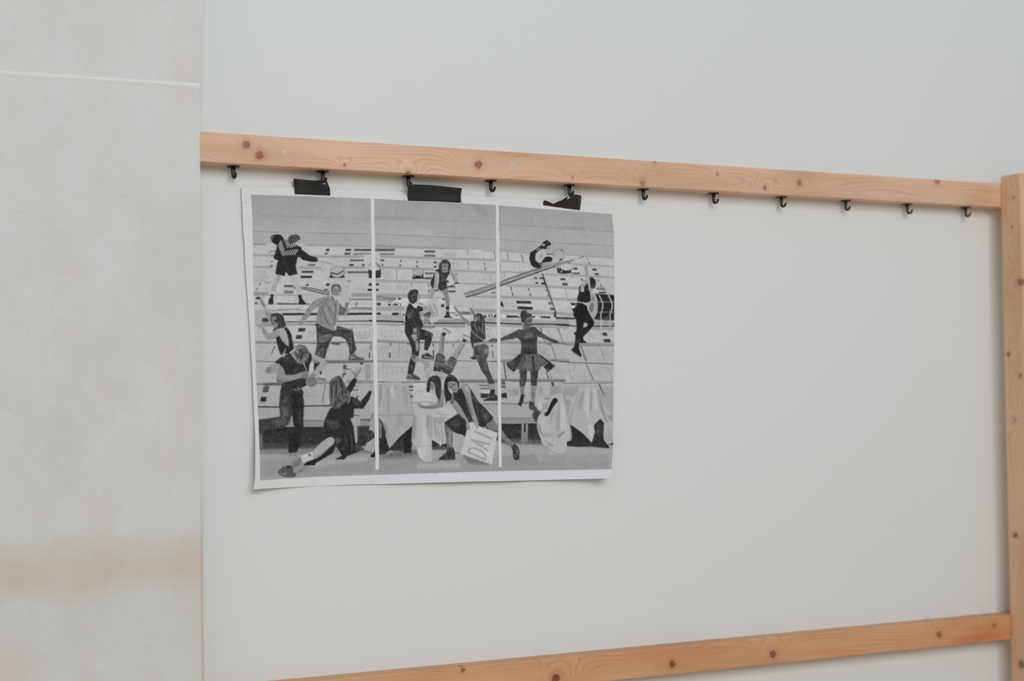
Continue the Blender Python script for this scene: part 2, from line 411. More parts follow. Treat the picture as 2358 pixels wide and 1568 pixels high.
def raster_print(text):
    W, H = (PX1-PX0)*SS, (PY1-PY0)*SS
    cv = np.full((H, W), 180.0, np.float32)
    def fill_mask(pts, pad):
        x0 = max(int(pts[:,0].min())-pad, 0); x1 = min(int(pts[:,0].max())+pad+2, W)
        y0 = max(int(pts[:,1].min())-pad, 0); y1 = min(int(pts[:,1].max())+pad+2, H)
        if x1 <= x0 or y1 <= y0: return None
        cnt = np.zeros((y1-y0, x1-x0+1), np.int32)
        a = pts; b = np.roll(pts, -1, 0)
        for (ax, ay), (bx, by) in zip(a, b):
            if ay == by: continue
            if ay > by: ax, ay, bx, by = bx, by, ax, ay
            r0 = max(int(math.ceil(ay-.5)), y0); r1 = min(int(math.ceil(by-.5)), y1)
            if r1 <= r0: continue
            rows = np.arange(r0, r1)
            xs = ax+(rows+.5-ay)*(bx-ax)/(by-ay)
            ix = np.clip(np.ceil(xs-.5).astype(int)-x0, 0, x1-x0)
            np.add.at(cnt, (rows-y0, ix), 1)
        return x0, y0, (np.cumsum(cnt, 1)[:, :-1] % 2).astype(np.float32)
    def gauss(m, s):
        k = np.exp(-.5*(np.arange(-int(3*s)-1, int(3*s)+2)/s)**2); k /= k.sum()
        m = np.apply_along_axis(lambda v: np.convolve(v, k, 'same'), 0, m)
        return np.apply_along_axis(lambda v: np.convolve(v, k, 'same'), 1, m).astype(np.float32)
    def comp(x0, y0, m, g):
        s = cv[y0:y0+m.shape[0], x0:x0+m.shape[1]]
        s += m*(g-s)
    def spline(p, closed):
        n = len(p)
        if n < 3: return p
        out = []
        rng = range(n) if closed else range(n-1)
        for i in rng:
            if closed: p0, p1, p2, p3 = p[i-1], p[i], p[(i+1) % n], p[(i+2) % n]
            else: p0, p1, p2, p3 = p[max(i-1, 0)], p[i], p[i+1], p[min(i+2, n-1)]
            for t in (0, .25, .5, .75):
                out.append(.5*(2*p1+(p2-p0)*t+(2*p0-5*p1+4*p2-p3)*t*t+(3*p1-p0-3*p2+p3)*t**3))
        if not closed: out.append(p[-1])
        return np.array(out)
    def stroke(p, w, g):
        pad = w+2
        x0 = max(int(p[:,0].min()-pad), 0); x1 = min(int(p[:,0].max()+pad)+1, W)
        y0 = max(int(p[:,1].min()-pad), 0); y1 = min(int(p[:,1].max()+pad)+1, H)
        if x1 <= x0 or y1 <= y0: return
        best = np.full((y1-y0, x1-x0), 1e9, np.float32)
        for a, b in zip(p[:-1], p[1:]):
            bx0 = max(int(min(a[0], b[0])-pad), x0); bx1 = min(int(max(a[0], b[0])+pad)+1, x1)
            by0 = max(int(min(a[1], b[1])-pad), y0); by1 = min(int(max(a[1], b[1])+pad)+1, y1)
            if bx1 <= bx0 or by1 <= by0: continue
            yy, xx = np.mgrid[by0:by1, bx0:bx1]
            d = b-a; L = d@d+1e-9
            t = np.clip(((xx+.5-a[0])*d[0]+(yy+.5-a[1])*d[1])/L, 0, 1)
            dd = np.hypot(xx+.5-a[0]-t*d[0], yy+.5-a[1]-t*d[1])
            s = best[by0-y0:by1-y0, bx0-x0:bx1-x0]
            np.minimum(s, dd, out=s)
        comp(x0, y0, np.clip(w/2-best+.5, 0, 1), g)
    ox = oy = 0.0; sc = 1.0
    for ln in text.splitlines():
        f = ln.split()
        if not f or f[0] == '#': continue
        c, v = f[0], [float(t) for t in f[1:] if not t.isalpha()]
        if c == '@': ox, oy, sc = v; continue
        def tp(l):
            p = np.array(l, float).reshape(-1, 2)/sc
            return (p+[ox-PX0, oy-PY0])*SS
        if c in 'ps':
            p = tp(v[1:])
            r = fill_mask(spline(p, True) if c == 's' else p, 1)
            if r: comp(r[0], r[1], r[2], v[0])
        elif c == 'b':
            s = v[1]*SS*.6
            r = fill_mask(tp(v[2:]), int(3*s)+2)
            if r: comp(r[0], r[1], gauss(r[2], s), v[0])
        elif c == 'g':
            p = tp(v[6:]); q = tp(v[2:6])
            r = fill_mask(p, 1)
            if r:
                x0, y0, m = r
                yy, xx = np.mgrid[0:m.shape[0], 0:m.shape[1]]
                d = q[1]-q[0]
                t = np.clip(((xx+x0-q[0,0])*d[0]+(yy+y0-q[0,1])*d[1])/(d@d), 0, 1)
                comp(x0, y0, m, v[0]+(v[1]-v[0])*t)
        elif c == 'r':
            x0, y0, x1, y1, k = v[1:]
            r = fill_mask(tp([x0-k/2*1.0, y0, x1-k/2, y0, x1+k/2, y1, x0+k/2, y1]), 1)
            if r: comp(r[0], r[1], r[2], v[0])
        elif c == 'e':
            cx, cy, rx, ry = v[1:]
            a = np.linspace(0, 2*math.pi, 28, endpoint=False)
            r = fill_mask(tp(np.stack([cx+rx*np.cos(a), cy+ry*np.sin(a)], 1).ravel()), 1)
            if r: comp(r[0], r[1], r[2], v[0])
        elif c == 't':
            _glyphs(f, tp, stroke)
        elif c == 'k':
            rs = np.random.RandomState(int(v[4])); cx, cy, rx, ry = v[5:9]
            for _ in range(int(v[3])):
                r_, th = math.sqrt(rs.rand()), rs.rand()*6.283
                x, y = cx+rx*r_*math.cos(th), cy+ry*r_*math.sin(th)
                q, a2, L = rs.rand()*6.283, rs.randn()*1.4, (rx+ry)*(.08+.10*rs.rand())
                pts = [x, y, x+L*math.cos(q), y+L*math.sin(q), x+L*math.cos(q)+L*math.cos(q+a2), y+L*math.sin(q)+L*math.sin(q+a2)]
                stroke(spline(tp(pts), False), v[2]*SS, v[0]+(v[1]-v[0])*rs.rand())
        elif c in 'lc':
            p = tp(v[2:])
            stroke(spline(p, False) if c == 'c' else p, v[1]*SS, v[0])
    im = cv.reshape(PY1-PY0, SS, PX1-PX0, SS).mean((1, 3))
    # faint embossed lettering on the boards, print mottling and joins between the pasted sheets
    rng = np.random.RandomState(7)
    h, w = im.shape
    n1 = gauss(rng.randn(h, w).astype(np.float32), 1.0); n2 = gauss(rng.randn(h, w).astype(np.float32), 5.0)
    n3 = gauss(rng.randn(h, w).astype(np.float32), 26.0)
    yy, xx = np.mgrid[0:h, 0:w]; yy = yy+PY0; xx = xx+PX0
    n4 = gauss(rng.randn(h, w).astype(np.float32), .8)
    n4 = (n4+np.roll(np.roll(n4, 1, 0), 0, 1)+np.roll(n4, 2, 0)+np.roll(n4, 3, 0)+np.roll(n4, -1, 0)+np.roll(n4, -2, 0))/6
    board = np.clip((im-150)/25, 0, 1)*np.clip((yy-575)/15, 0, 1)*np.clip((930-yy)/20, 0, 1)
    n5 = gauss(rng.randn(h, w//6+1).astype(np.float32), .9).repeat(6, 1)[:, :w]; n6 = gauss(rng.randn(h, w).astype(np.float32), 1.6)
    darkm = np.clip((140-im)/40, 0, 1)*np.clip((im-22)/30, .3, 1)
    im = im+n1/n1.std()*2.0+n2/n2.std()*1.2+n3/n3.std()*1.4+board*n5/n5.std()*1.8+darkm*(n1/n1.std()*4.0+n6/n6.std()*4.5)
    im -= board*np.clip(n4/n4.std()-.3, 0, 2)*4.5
    for xa, xb in ((646, 652), (716, 722), (782, 789), (930, 938), (998, 1003), (1064, 1068), (1130, 1136)):
        xl = xa+(yy-450)*(xb-xa)/640.0
        im -= 5*np.exp(-((xx-xl)/.8)**2)
    for ya, yb in ((955, 957), (1028, 1026), (814, 813)):
        yl = ya+(xx-590)*(yb-ya)/800.0
        im -= 4*np.exp(-((yy-yl)/.8)**2)
    return gauss(im, .62)

PRINT = """
@ 0 0 1
# base planks
p 186 570 440 1425 440 1425 1120 570 1120
p 178 570 790 857 790 1152 790 1425 795 1425 1120 570 1120
p 172 570 880 1425 880 1425 1120 570 1120
# sky wall
p 170 570 440 1425 440 1425 594 1304 587 1200 582 1140 580 1111 578 980 568 864 564 854 564 703 562 640 561 570 560
g 164 172 0 500 0 532 570 440 1425 480 1425 566 1413 566 1270 559 1150 551.5 1140 551 862 538.7 850 538.5 700 536 570 532
g 158 163 0 450 0 510 570 440 1425 480 1425 535 1360 532 1304 527 1228 521 1150 517 1140 513.6 994 508 862 504 852 505 693 499.5 601 496.5 570 494
c 140 1.3 601 496.5 640 497.5 693 499.5 760 502
c 150 1 760 502 852 505
b 148 2.5 862 498 930 500 985 506 930 504.5 862 503
c 148 1.2 862 504 930 506.5 994 508 1140 513.6
c 146 1.4 1150 517 1165 518 1228 521 1304 527.7
c 143 1.6 1360 532 1413 534
b 150 3 1300 522 1340 524 1350 532 1310 528
c 156 1 662 521.7 700 523 780 525 852 527
c 158 1 998 536 1060 538 1140 540 1200 543 1260 546
c 126 1.2 583 532 640 534.5
c 140 .9 640 534.5 700 536
c 124 1.2 700 536 780 537.5 850 538.5
c 128 1.1 862 538.7 1000 545 1140 551
c 132 1.1 1150 551.5 1270 559 1340 562 1413 566
b 165 5 780 450 840 470 800 500 770 480
b 154 5 1080 460 1130 475 1120 500 1090 480
# row band helper lines
b 140 1 583 560 612 561 616 564 583 564.5
b 158 1 703 562 854 565 854 569.5 703 566
b 152 1 864 563.5 980 567.7 1060 573 1060 575 980 573 910 571 864 570
c 150 1.5 1060 573 1111 578 1140 580
c 150 1.5 1151 575 1200 581 1225 583
c 140 1.5 1304 586.6 1350 590 1413 593.6
b 160 1.2 583 584 632 586 632 591 583 590
b 160 1 713 588 854 588.5 854 592 713 592
c 140 1 713 592 780 592.5 854 592
b 158 1 875 588 980 591 1140 596 1140 600 980 595 875 592
c 142 1 875 593 980 596 1140 601
b 162 1 1151 597 1214 602 1214 606 1151 602
b 158 1 1320 606 1415 612 1415 615.5 1320 610
b 155 1.2 583 612 627 613 627 617 583 617
b 152 1 685 613 740 614 740 618 685 617
c 130 1.1 685 619 740 620 790 619
b 142 1 790 614 846 614 846 618 790 618
b 155 1 876 613 980 617 1006 619 1006 623 980 622 876 618
b 162 1 1043 620 1140 624 1140 630 1043 626
b 160 1 1151 623 1240 627 1240 631 1151 628
b 160 1 1255 630 1337 632 1415 637 1415 641 1337 637 1255 634
b 162 1 864 643 991 647 991 651 864 648
c 140 1 864 649 930 650.5 991 652
c 135 1.1 1055 652 1120 655
b 162 1 1163 654 1257 656 1331 661 1331 666 1257 661 1163 658
c 138 1 1163 659 1257 662 1331 666
b 158 1.2 866 676 940 677 990 678 1000 684 866 683
c 110 1 866 684 920 685.5 967 686 1000 686
b 168 1 1090 679 1142 681 1142 686 1090 684
c 130 1.1 1091 683 1142 685
b 160 1 1151 679 1257 683 1328 686 1328 691 1257 689 1151 685
c 135 1.2 1151 685.5 1257 689.5 1328 692
c 120 1 583 645 607 645.5
b 150 1 583 672 620 673 620 679 583 679
c 120 1 583 679 660 680 720 678
p 196 583 700 857 700 857 714 583 714
c 120 1 583 715 600 713.5
c 140 1 583 701 700 701 857 700
b 158 1 866 706 930 706 930 716 866 716
b 156 1 1088 710 1142 712 1142 720 1088 719
b 158 1 1151 712 1278 718 1321 722 1321 727 1278 724 1151 719
b 165 1 866 724 930 726 930 738 866 737
b 150 1 970 736 1072 734 1072 743 970 744
b 160 1 1117 732 1142 732 1142 742 1117 742
b 162 1 1151 735 1310 739 1310 746 1151 742
b 160 1 1330 739 1414 739 1414 750 1330 750
b 155 1.2 583 744 727 744 727 750 583 750
b 158 1.2 777 745 857 745 857 749 777 749
b 145 1.2 866 744 930 748 980 748 1072 747 1072 754 980 755 930 750 866 747
b 155 1.2 1117 746 1310 751 1310 756 1117 751
b 155 1.2 1330 754 1414 754 1414 760 1330 759
p 48 650 721 857 720 857 725 650 726
c 38 1.8 659 741 857 739
c 28 3 850 738.5 929 741
c 28 2.4 978 744.5 1071 744.5
c 28 2.4 1117 743 1199 746 1295 747 1312 749.5
c 34 2 1270 747 1327 751 1365 751.5 1414 750.8
# lower rows
b 150 1.5 588 784 676 785 729 786 857 785 857 789 729 790 676 789 588 789
c 75 1.4 588 789 630 790 676 789 729 791 760 789 857 789.5
b 140 1.5 869 782 940 786 994 785 1050 784 1110 784 1146 786 1146 789 1110 789 1050 789 994 790 940 790 869 787
c 105 1.3 869 787 939 790.5 994 789 1050 789 1146 789.5
b 150 1.5 1152 784 1198 785 1237 785 1310 787 1414 790 1414 795 1322 794 1237 789 1152 789
c 95 1.4 1152 790 1198 790 1237 790 1285 790 1322 795 1414 795.5
c 88 1.4 590 832 631 833 660 833
b 120 1.2 748 829 859 829 859 834 748 836
c 75 1.4 750 836 800 835 859 833
c 95 1.4 869 831.5 920 833 960 832 986 831.4 1053 830.6 1095 832 1146 832.5
c 78 1.6 1152 832 1165 833 1263 831 1310 833
b 140 1.5 1152 827 1263 826 1310 828 1310 832 1152 832
c 80 1.6 1270 830 1305 834 1350 836 1414 838
b 100 1.5 606 881 650 881 650 887 606 887
c 80 1.8 590 884 621 886 649 886
b 145 1.3 729 876 760 876 760 882 729 882
c 110 1.3 729 883 760 882.5
b 140 1.2 797 874 860 876 860 881 797 881
c 110 1.3 797 881 860 882
c 70 1.6 871 879 920 880.5 957 879.5 982 879
b 128 1.2 1056 873 1100 874 1146 873 1146 880 1056 880
c 92 1.4 1056 880 1146 880
b 135 1.2 1154 871 1196 872 1302 872 1302 877 1154 876
c 70 1.8 1154 876 1196 877.5 1238 877.5 1302 877.5
c 100 1.4 1295 882.5 1340 882 1413 881
p 165 590 938 857 936 857 967 590 967
c 66 3 593.6 936.7 643 937 700 935 760 934 770 934
c 100 1.8 1111 930 1146 930 1154 929 1196 930 1204 928 1237 929
p 166 1095 931 1414 931 1414 962 1095 962
p 140 590 967 860 967 860 984 590 984
c 118 2 690 968 745 968
g 132 148 0 961 0 975 1095 961 1240 961 1240 975 1095 975
p 162 590 1030 1425 1012 1425 1120 590 1120
b 150 6 600 1060 860 1040 860 1090 600 1100
g 42 58 0 984 0 1030 590 983 860 983 860 1026 745 1032 590 1036
b 66 4 590 1022 745 1022 745 1036 590 1036
b 130 4 590 1034 850 1030 850 1044 590 1046
g 38 60 0 975 0 1015 1095 975 1260 975 1320 985 1400 990 1400 1022 1320 1026 1160 1016 1095 1010
b 90 4 1150 1010 1260 1014 1400 1024 1400 1030 1250 1024 1150 1020
b 150 6 870 1060 1200 1050 1400 1060 1400 1085 870 1092
b 140 4 860 1052 950 1048 1000 1050 960 1060 870 1062
b 146 4 610 1085 720 1070 700 1082 620 1096
b 168 5 700 1062 850 1050 850 1060 720 1076
b 150 3 900 1062 1010 1056 1000 1062 900 1070
b 168 4 960 1068 1060 1064 1060 1078 960 1080
b 146 3 1160 1050 1230 1046 1240 1052 1160 1058
b 150 3 1220 1068 1400 1064 1400 1070 1220 1076
b 170 4 1240 1052 1330 1046 1330 1056 1240 1060
# --- panel1 gaps (tile A)
@ 540 400 6.5333
r 60 1378 1130 1428 1160 -8
r 80 1355 1190 1402 1215 -8
r 62 1672 1130 1755 1160 -8
r 66 1655 1192 1740 1218 -8
r 90 1785 1203 1855 1218 0
r 70 1800 1132 2060 1160 0
r 100 1835 1196 2055 1210 0
p 192 1150 1110 1370 1115 1345 1225 1130 1225
p 192 1440 1115 1660 1120 1640 1225 1420 1225
r 95 1740 1290 1945 1318 -10
r 70 1725 1360 1792 1388 -8
r 70 1920 1360 1958 1388 -6
r 105 1105 1356 1218 1384 -8
r 52 1015 1462 1188 1492 -8
r 40 995 1535 1160 1568 -8
r 92 1700 1468 2010 1496 -6
r 105 540 1164 620 1176 0
r 95 545 1224 600 1234 0
r 95 545 1314 578 1328 0
r 85 540 1374 578 1396 0
c 110 1 300 1120 315 1095
c 90 1 512 1195 535 1170
c 150 .8 365 1370 400 1300
c 120 .8 1335 1240 1345 1258
p 188 1945 1225 2180 1190 2200 1330 2190 1440 1970 1420
r 110 2195 1290 2252 1318 -4
r 100 2210 1355 2240 1388 -4
# drums
s 178 1440 1480 1460 1430 1530 1400 1600 1400 1655 1440 1660 1480 1610 1540 1550 1560 1480 1540
l 40 2.2 1455 1490 1555 1512
l 40 2.2 1555 1512 1635 1462
c 70 1.4 1440 1500 1490 1550 1560 1562 1620 1535 1662 1480
p 70 1450 1510 1500 1550 1560 1565 1650 1520 1660 1568 1420 1568
s 182 2000 1390 2060 1350 2150 1345 2190 1400 2150 1450 2080 1460 2020 1430
c 50 1.6 2140 1360 2160 1385 2180 1385 2190 1420
p 48 2010 1440 2080 1465 2160 1455 2205 1430 2200 1560 2150 1568 2020 1568
c 120 .8 1310 1315 1400 1340 1500 1365
c 150 .8 1315 1330 1330 1410
c 100 1 1440 1480 1460 1430 1530 1400 1600 1400 1655 1440 1660 1480
c 110 1 1440 1480 1480 1540 1550 1560 1610 1540 1660 1480
c 110 1 2000 1400 2060 1350 2150 1345 2195 1400
# --- panel2 gaps
@ 840 440 7.128
r 85 172 945 495 985 0
r 105 245 1022 487 1046 0
p 192 505 950 970 960 960 1068 495 1055
r 90 980 975 1155 1008 0
r 95 975 1046 1155 1072 0
p 190 1170 955 1580 955 1690 970 1690 1100 1170 1085
b 160 4 1280 1020 1500 1040 1500 1055 1280 1050
p 192 1700 950 1925 965 1930 985 2120 1000 2140 1110 1700 1100
c 110 1 1690 965 1692 1040
c 60 1.2 2120 1010 2130 1050
c 60 1.2 2138 1080 2145 1110
r 95 262 1125 318 1152 0
r 70 578 1136 604 1165 -3
r 70 568 1208 594 1236 -3
r 80 848 1148 870 1178 -2
r 80 842 1220 864 1248 -2
r 72 1130 1155 1180 1184 0
r 72 1130 1230 1178 1254 0
c 66 1.4 1696 1170 1700 1205
c 66 1.4 1702 1245 1706 1275
c 60 1.8 1964 1182 1968 1212
c 60 1.8 1974 1255 1980 1285
c 130 1 1440 1165 1440 1200
b 150 1 1440 1185 1530 1185 1530 1200 1440 1200
c 130 1 530 1300 520 1440
r 80 990 1338 1130 1365 -6
r 70 980 1415 1100 1445 -6
r 135 1460 1350 1530 1378 0
c 130 1 2055 1370 2075 1480
c 150 1 1530 1345 1530 1370
r 66 70 1518 110 1548 -4
r 66 185 1514 232 1546 -2
c 130 1 765 1520 765 1568
s 172 790 1300 850 1275 930 1280 970 1320 950 1370 890 1390 830 1380 790 1345
c 105 1 790 1300 850 1275 930 1280 970 1320 950 1370 890 1390 830 1380 790 1345 790 1300
p 180 890 1285 960 1285 940 1310
p 40 800 1370 880 1392 960 1365 965 1440 810 1440
e 190 825 1390 10 14
e 190 925 1390 10 14
b 90 2 780 1400 815 1400 815 1445 780 1445
# --- left mid gaps
@ 570 620 9.8
r 55 1225 35 1485 80 -14
r 42 1205 150 1440 198 -10
p 176 200 20 420 20 420 230 140 230
c 85 1.2 380 265 420 290 510 305
e 90 460 180 12 12
l 70 1.6 290 305 262 360
l 70 1.6 225 425 195 485
p 196 690 320 815 320 815 530 650 530
r 90 820 355 1040 405 0
b 120 1.5 820 480 1040 490 1040 545 820 545
p 205 1045 500 1105 505 1105 560 1045 555
p 50 1310 360 1385 320 1365 372
r 55 195 620 295 678 -14
r 60 160 755 230 785 -8
p 60 720 685 755 625 795 625 770 685
p 60 840 685 875 625 910 625 880 685
p 192 600 590 1040 590 1040 790 600 790
b 60 1 670 765 860 765 1400 775 1400 795 670 790
c 110 1.2 510 925 700 930 1000 910 1290 930
b 150 1.5 700 890 1190 880 1190 915 700 920
p 200 330 690 480 600 480 780 370 780
p 172 160 920 520 900 560 1240 160 1240
p 60 345 1105 430 1100 500 1180 320 1183
b 150 1 320 1190 560 1190 560 1270 320 1270
c 110 1 380 1278 560 1278
r 58 1150 1328 1300 1405 -14
r 50 1100 1490 1230 1568 -14
@ 670 640 7.84
p 60 255 140 322 95 305 145
r 58 635 98 698 145 -10
r 66 605 198 662 222 -8
r 50 1405 95 1462 140 -6
r 45 1385 195 1462 235 -6
p 50 985 50 1075 55 1070 70
b 150 1.2 1090 270 1470 265 1470 340 1085 340
b 120 1 1090 375 1470 375 1470 400 1090 400
b 130 1.5 1080 525 1465 525 1465 580 1080 570
l 50 2 1190 445 1176 505
b 80 1.5 860 640 1060 655 1060 672 860 672
r 55 130 905 255 970 -14
r 52 90 1035 200 1100 -12
l 60 1.8 1105 900 1095 960
l 60 1.8 1450 1205 1435 1290
l 60 1.8 1425 1360 1412 1440
b 78 1 710 1165 885 1160 880 1205 770 1205
c 165 1 600 1300 700 1310
b 150 2 270 160 700 250 700 285 620 290 380 240 180 190
c 80 1.6 60 170 200 170 400 190 560 225 700 245
c 78 1.8 60 175 250 205 450 255 600 290 700 300
c 140 3 300 200 500 245 690 275
c 120 1.2 900 235 1010 265
c 100 1.4 870 320 1010 345
# --- F gaps
@ 570 760 7.84
r 48 875 92 985 160 -12
r 50 915 -20 1020 28 -10
p 62 490 285 505 295 455 390 400 500 440 390
c 110 1 1500 250 1570 255
r 55 280 1040 385 1065 -10
r 62 275 1075 375 1118 -12
r 110 290 1000 395 1040 -8
r 50 235 1205 340 1290 -14
p 150 230 1300 320 1300 310 1335 215 1335
l 80 1.3 1400 985 1355 1310
c 130 .8 1020 1195 1240 1192
b 150 1.5 1040 1100 1090 1080 1080 1140 1040 1140
@ 700 820 8.711
p 60 795 165 820 160 815 260 785 260
b 90 1 815 180 860 180 860 265 815 260
l 60 1.2 830 262 940 258
b 150 1 790 270 850 275 845 345 785 340
p 62 775 350 850 345 845 370 795 380 790 430 770 425
p 60 1135 130 1190 140 1160 180 1140 170
c 110 1.4 980 605 1095 610
c 70 1.8 985 680 1085 680
c 130 1.4 960 780 1080 780
b 60 1 1050 800 1085 800 1080 850 1050 850
b 150 1.2 1220 170 1350 160 1330 450 1230 480
c 130 1.3 1260 985 1350 990
p 158 1340 1180 1400 1150 1410 1500 1310 1480
c 90 1.6 1345 1280 1360 1220 1395 1160
b 80 1.5 1120 1265 1340 1260 1340 1285 1120 1285
l 80 2 1000 1180 1100 1195
b 110 2 1130 1400 1310 1400 1310 1500 1110 1500
# --- panel 2 middle gaps
@ 850 640 7.84
r 55 125 98 180 135 -4
r 50 125 195 170 232 -4
l 90 1.2 762 105 762 150
l 60 1.4 1076 105 1078 160
l 50 1.8 1078 215 1078 265
r 60 780 0 1110 15 0
p 205 500 360 700 360 700 440 440 440 380 360
r 62 450 365 480 395 -4
r 60 518 362 575 392 -4
r 60 135 450 210 495 0
p 55 335 470 390 470 390 500 355 500
r 78 430 465 520 500 -6
l 66 1.8 573 465 570 505
p 205 575 460 690 460 690 505 590 505
r 55 135 625 210 665 0
r 45 415 628 535 675 0
l 90 1.6 565 630 563 680
p 55 600 675 640 630 640 670
p 205 580 630 600 630 590 675 575 675
b 140 1.5 130 330 450 345 450 410 130 410
c 110 1.5 130 325 250 345 420 385
c 120 1.5 340 440 450 400
b 150 2 150 810 600 830 600 860 450 860
p 60 590 825 650 815 650 832
c 110 1.6 930 890 1050 900 1190 890
p 190 1195 880 1500 890 1500 905 1560 905 1560 1140 1195 1140
l 66 1.6 40 1205 28 1275
l 55 2 10 1350 5 1430
l 70 1.8 390 1175 388 1225
l 50 2.6 375 1355 370 1430
l 60 2.2 1158 1190 1158 1235
l 50 2.6 1160 1310 1160 1420
l 70 1.8 1520 1190 1520 1230
b 150 1 1200 1180 1500 1180 1500 1190 1200 1190
b 75 1.5 680 1175 740 1175 740 1195 680 1195
@ 960 580 7.84
p 205 60 840 240 845 240 900 20 920
p 205 380 850 520 850 520 900 430 930
p 60 455 850 520 850 480 880
r 45 440 945 495 995 -3
c 120 1.2 60 830 250 832 380 832 500 838
c 110 1.2 20 935 110 938
r 60 555 620 690 640 -4
r 70 570 700 700 730 -4
r 60 995 615 1035 655 0
p 190 700 580 1290 590 1280 640 860 740 700 740
p 195 560 400 690 400 700 560 560 590
e 40 555 535 20 22
c 120 1 740 570 1000 578 1300 580
p 205 590 960 640 960 700 1080 600 1080
p 200 600 1090 760 1110 780 1190 650 1190
c 60 1.4 600 1100 690 1105
c 80 1.2 670 1140 740 1130
c 60 1.2 700 1160 745 1145
b 110 1 750 1075 960 1080 1000 1130 820 1130
p 205 840 1140 990 1140 1010 1190 860 1190
r 70 1210 1128 1245 1180 8
p 205 1215 1128 1430 1128 1430 1180 1240 1180
p 50 1240 1128 1265 1180 1225 1180
l 50 2.4 1302 1128 1305 1175
l 50 2.4 1348 1128 1350 1175
p 50 1375 1180 1410 1130 1430 1130 1430 1180
r 120 1345 722 1425 750 -10
c 110 1.5 1345 820 1430 825
b 170 1 1020 800 1040 1040 1000 1040
p 55 1500 960 1530 880 1560 950 1568 990 1545 985 1535 960
# --- panel 3 gaps (O)
@ 1140 540 7.839
p 190 95 315 215 330 240 465 90 460
p 192 235 335 470 360 500 480 250 470
p 190 490 370 620 380 620 490 520 485
l 80 1.3 225 335 240 460
l 66 1.6 475 368 505 475
p 192 110 510 620 555 650 650 120 660
c 140 1 85 510 100 640
p 192 170 685 430 700 420 730 180 800
r 70 710 770 755 802 6
r 62 805 772 875 806 6
r 66 730 860 780 892 6
r 55 835 866 905 900 6
p 50 845 700 862 700 905 830 960 990 1045 1240 1100 1380 1085 1390 1030 1240 940 1000 880 840
p 190 930 750 1150 755 1200 910 980 910
p 190 1265 770 1550 790 1520 930 1320 920
r 72 1180 790 1270 826 8
r 72 1215 872 1308 920 10
p 60 1555 795 1575 800 1590 838 1575 832
l 70 1.4 1660 430 1675 460
l 60 2 1690 500 1708 530
r 55 1755 615 1830 650 8
r 48 1798 698 1872 728 6
p 50 1395 630 1440 595 1480 600 1490 632
p 50 1360 708 1420 690 1520 685 1530 712
p 196 1375 640 1500 640 1515 680 1380 680
l 80 1.6 1858 815 1875 850
l 70 2 1900 895 1918 935
b 110 2 1830 960 1975 960 1990 1060 1870 1060
p 198 1760 990 1970 1010 1980 1030 1860 1040
r 60 1870 1035 1998 1062 4
p 192 100 940 270 945 300 1110 100 1100
l 60 2.2 288 955 296 1000
l 60 2.2 308 1050 318 1095
p 60 595 972 612 972 626 1015 604 1012
p 60 620 1062 636 1062 652 1110 630 1106
r 105 915 990 955 1025 6
r 120 940 1090 990 1122 6
p 192 1000 970 1250 975 1300 1140 1040 1140
p 192 1270 980 1500 990 1480 1150 1310 1145
l 120 1 1262 985 1308 1140
p 60 380 1195 640 1200 660 1250 390 1245
p 55 400 1295 670 1305 685 1360 410 1350
p 205 400 1255 660 1260 670 1300 400 1290
p 190 660 1190 940 1195 1000 1360 700 1360
r 100 965 1218 1025 1262 8
r 85 1000 1322 1070 1366 8
p 190 1050 1200 1340 1215 1400 1380 1100 1375
p 60 1355 1235 1470 1240 1450 1280 1380 1275
p 55 1385 1335 1440 1335 1430 1380 1400 1375
p 205 1370 1285 1450 1290 1440 1330 1390 1325
p 70 1065 1390 1105 1390 1105 1500 1060 1490
b 60 1.5 1100 1490 1450 1500 1450 1535 1100 1525
p 60 210 1460 400 1465 460 1500 210 1502
p 210 120 1450 190 1450 190 1500 110 1500
p 60 670 1475 740 1475 700 1505 680 1505
p 215 740 1470 800 1515 700 1515
p 60 820 1475 1000 1480 1000 1512 830 1505
p 55 90 1280 115 1200 130 1270 150 1310 130 1310 120 1285
# --- lower panel 3 gaps
@ 1110 690 7.84
p 62 150 820 190 822 205 845 165 838
l 70 1.6 185 920 200 1050
l 60 2 1055 515 1078 590
l 100 1.4 1115 700 1130 750
l 110 1.2 1370 520 1400 600
l 90 1.2 1250 820 1335 1060
b 70 1 1175 795 1250 800 1245 815 1180 812
l 60 2 392 1135 432 1420
l 66 2 1160 1300 1200 1420
l 120 1.4 1225 1340 1250 1420
b 70 1 170 1110 260 1112 260 1124 170 1122
p 50 335 100 355 30 380 135 365 130 355 110
e 80 95 530 8 12
c 110 1 110 620 115 690
@ 1130 820 7.84
b 95 1.5 190 450 255 455 265 520 195 520
p 195 190 520 262 522 265 530 190 532
b 80 1 190 535 268 540 270 570 190 570
b 45 1.5 190 670 285 665 300 752 190 750
p 178 262 455 1080 470 1130 640 770 800 310 800
p 66 1085 470 1130 470 1160 590 1130 600
l 110 1.4 1130 600 1170 650
b 150 2 330 610 500 590 500 700 360 720
b 150 2 850 560 940 550 930 680 860 700
c 130 1.4 580 805 830 825
b 110 1.5 1150 780 1450 690 1450 840 1360 830
p 60 1310 700 1350 780 1360 840 1450 830 1470 780 1400 790 1350 770
l 80 2 1375 930 1430 915
b 70 2 1390 1040 1430 1020 1410 1120
@ 1200 880 6.533
l 60 2.2 1175 35 1250 210
l 110 1.5 1350 100 1392 90
b 60 2 1305 370 1360 365 1350 385 1315 385
# Q extra
@ 1270 600 6.533
l 70 2 445 280 475 300
p 52 765 1085 825 1082 845 1130 770 1130
p 50 775 1182 875 1180 895 1228 795 1228
p 60 330 1085 370 1075 370 1120 345 1120
l 120 1.6 440 1290 525 1510
l 100 1.4 0 1280 70 1480
l 130 1.2 730 1300 780 1420
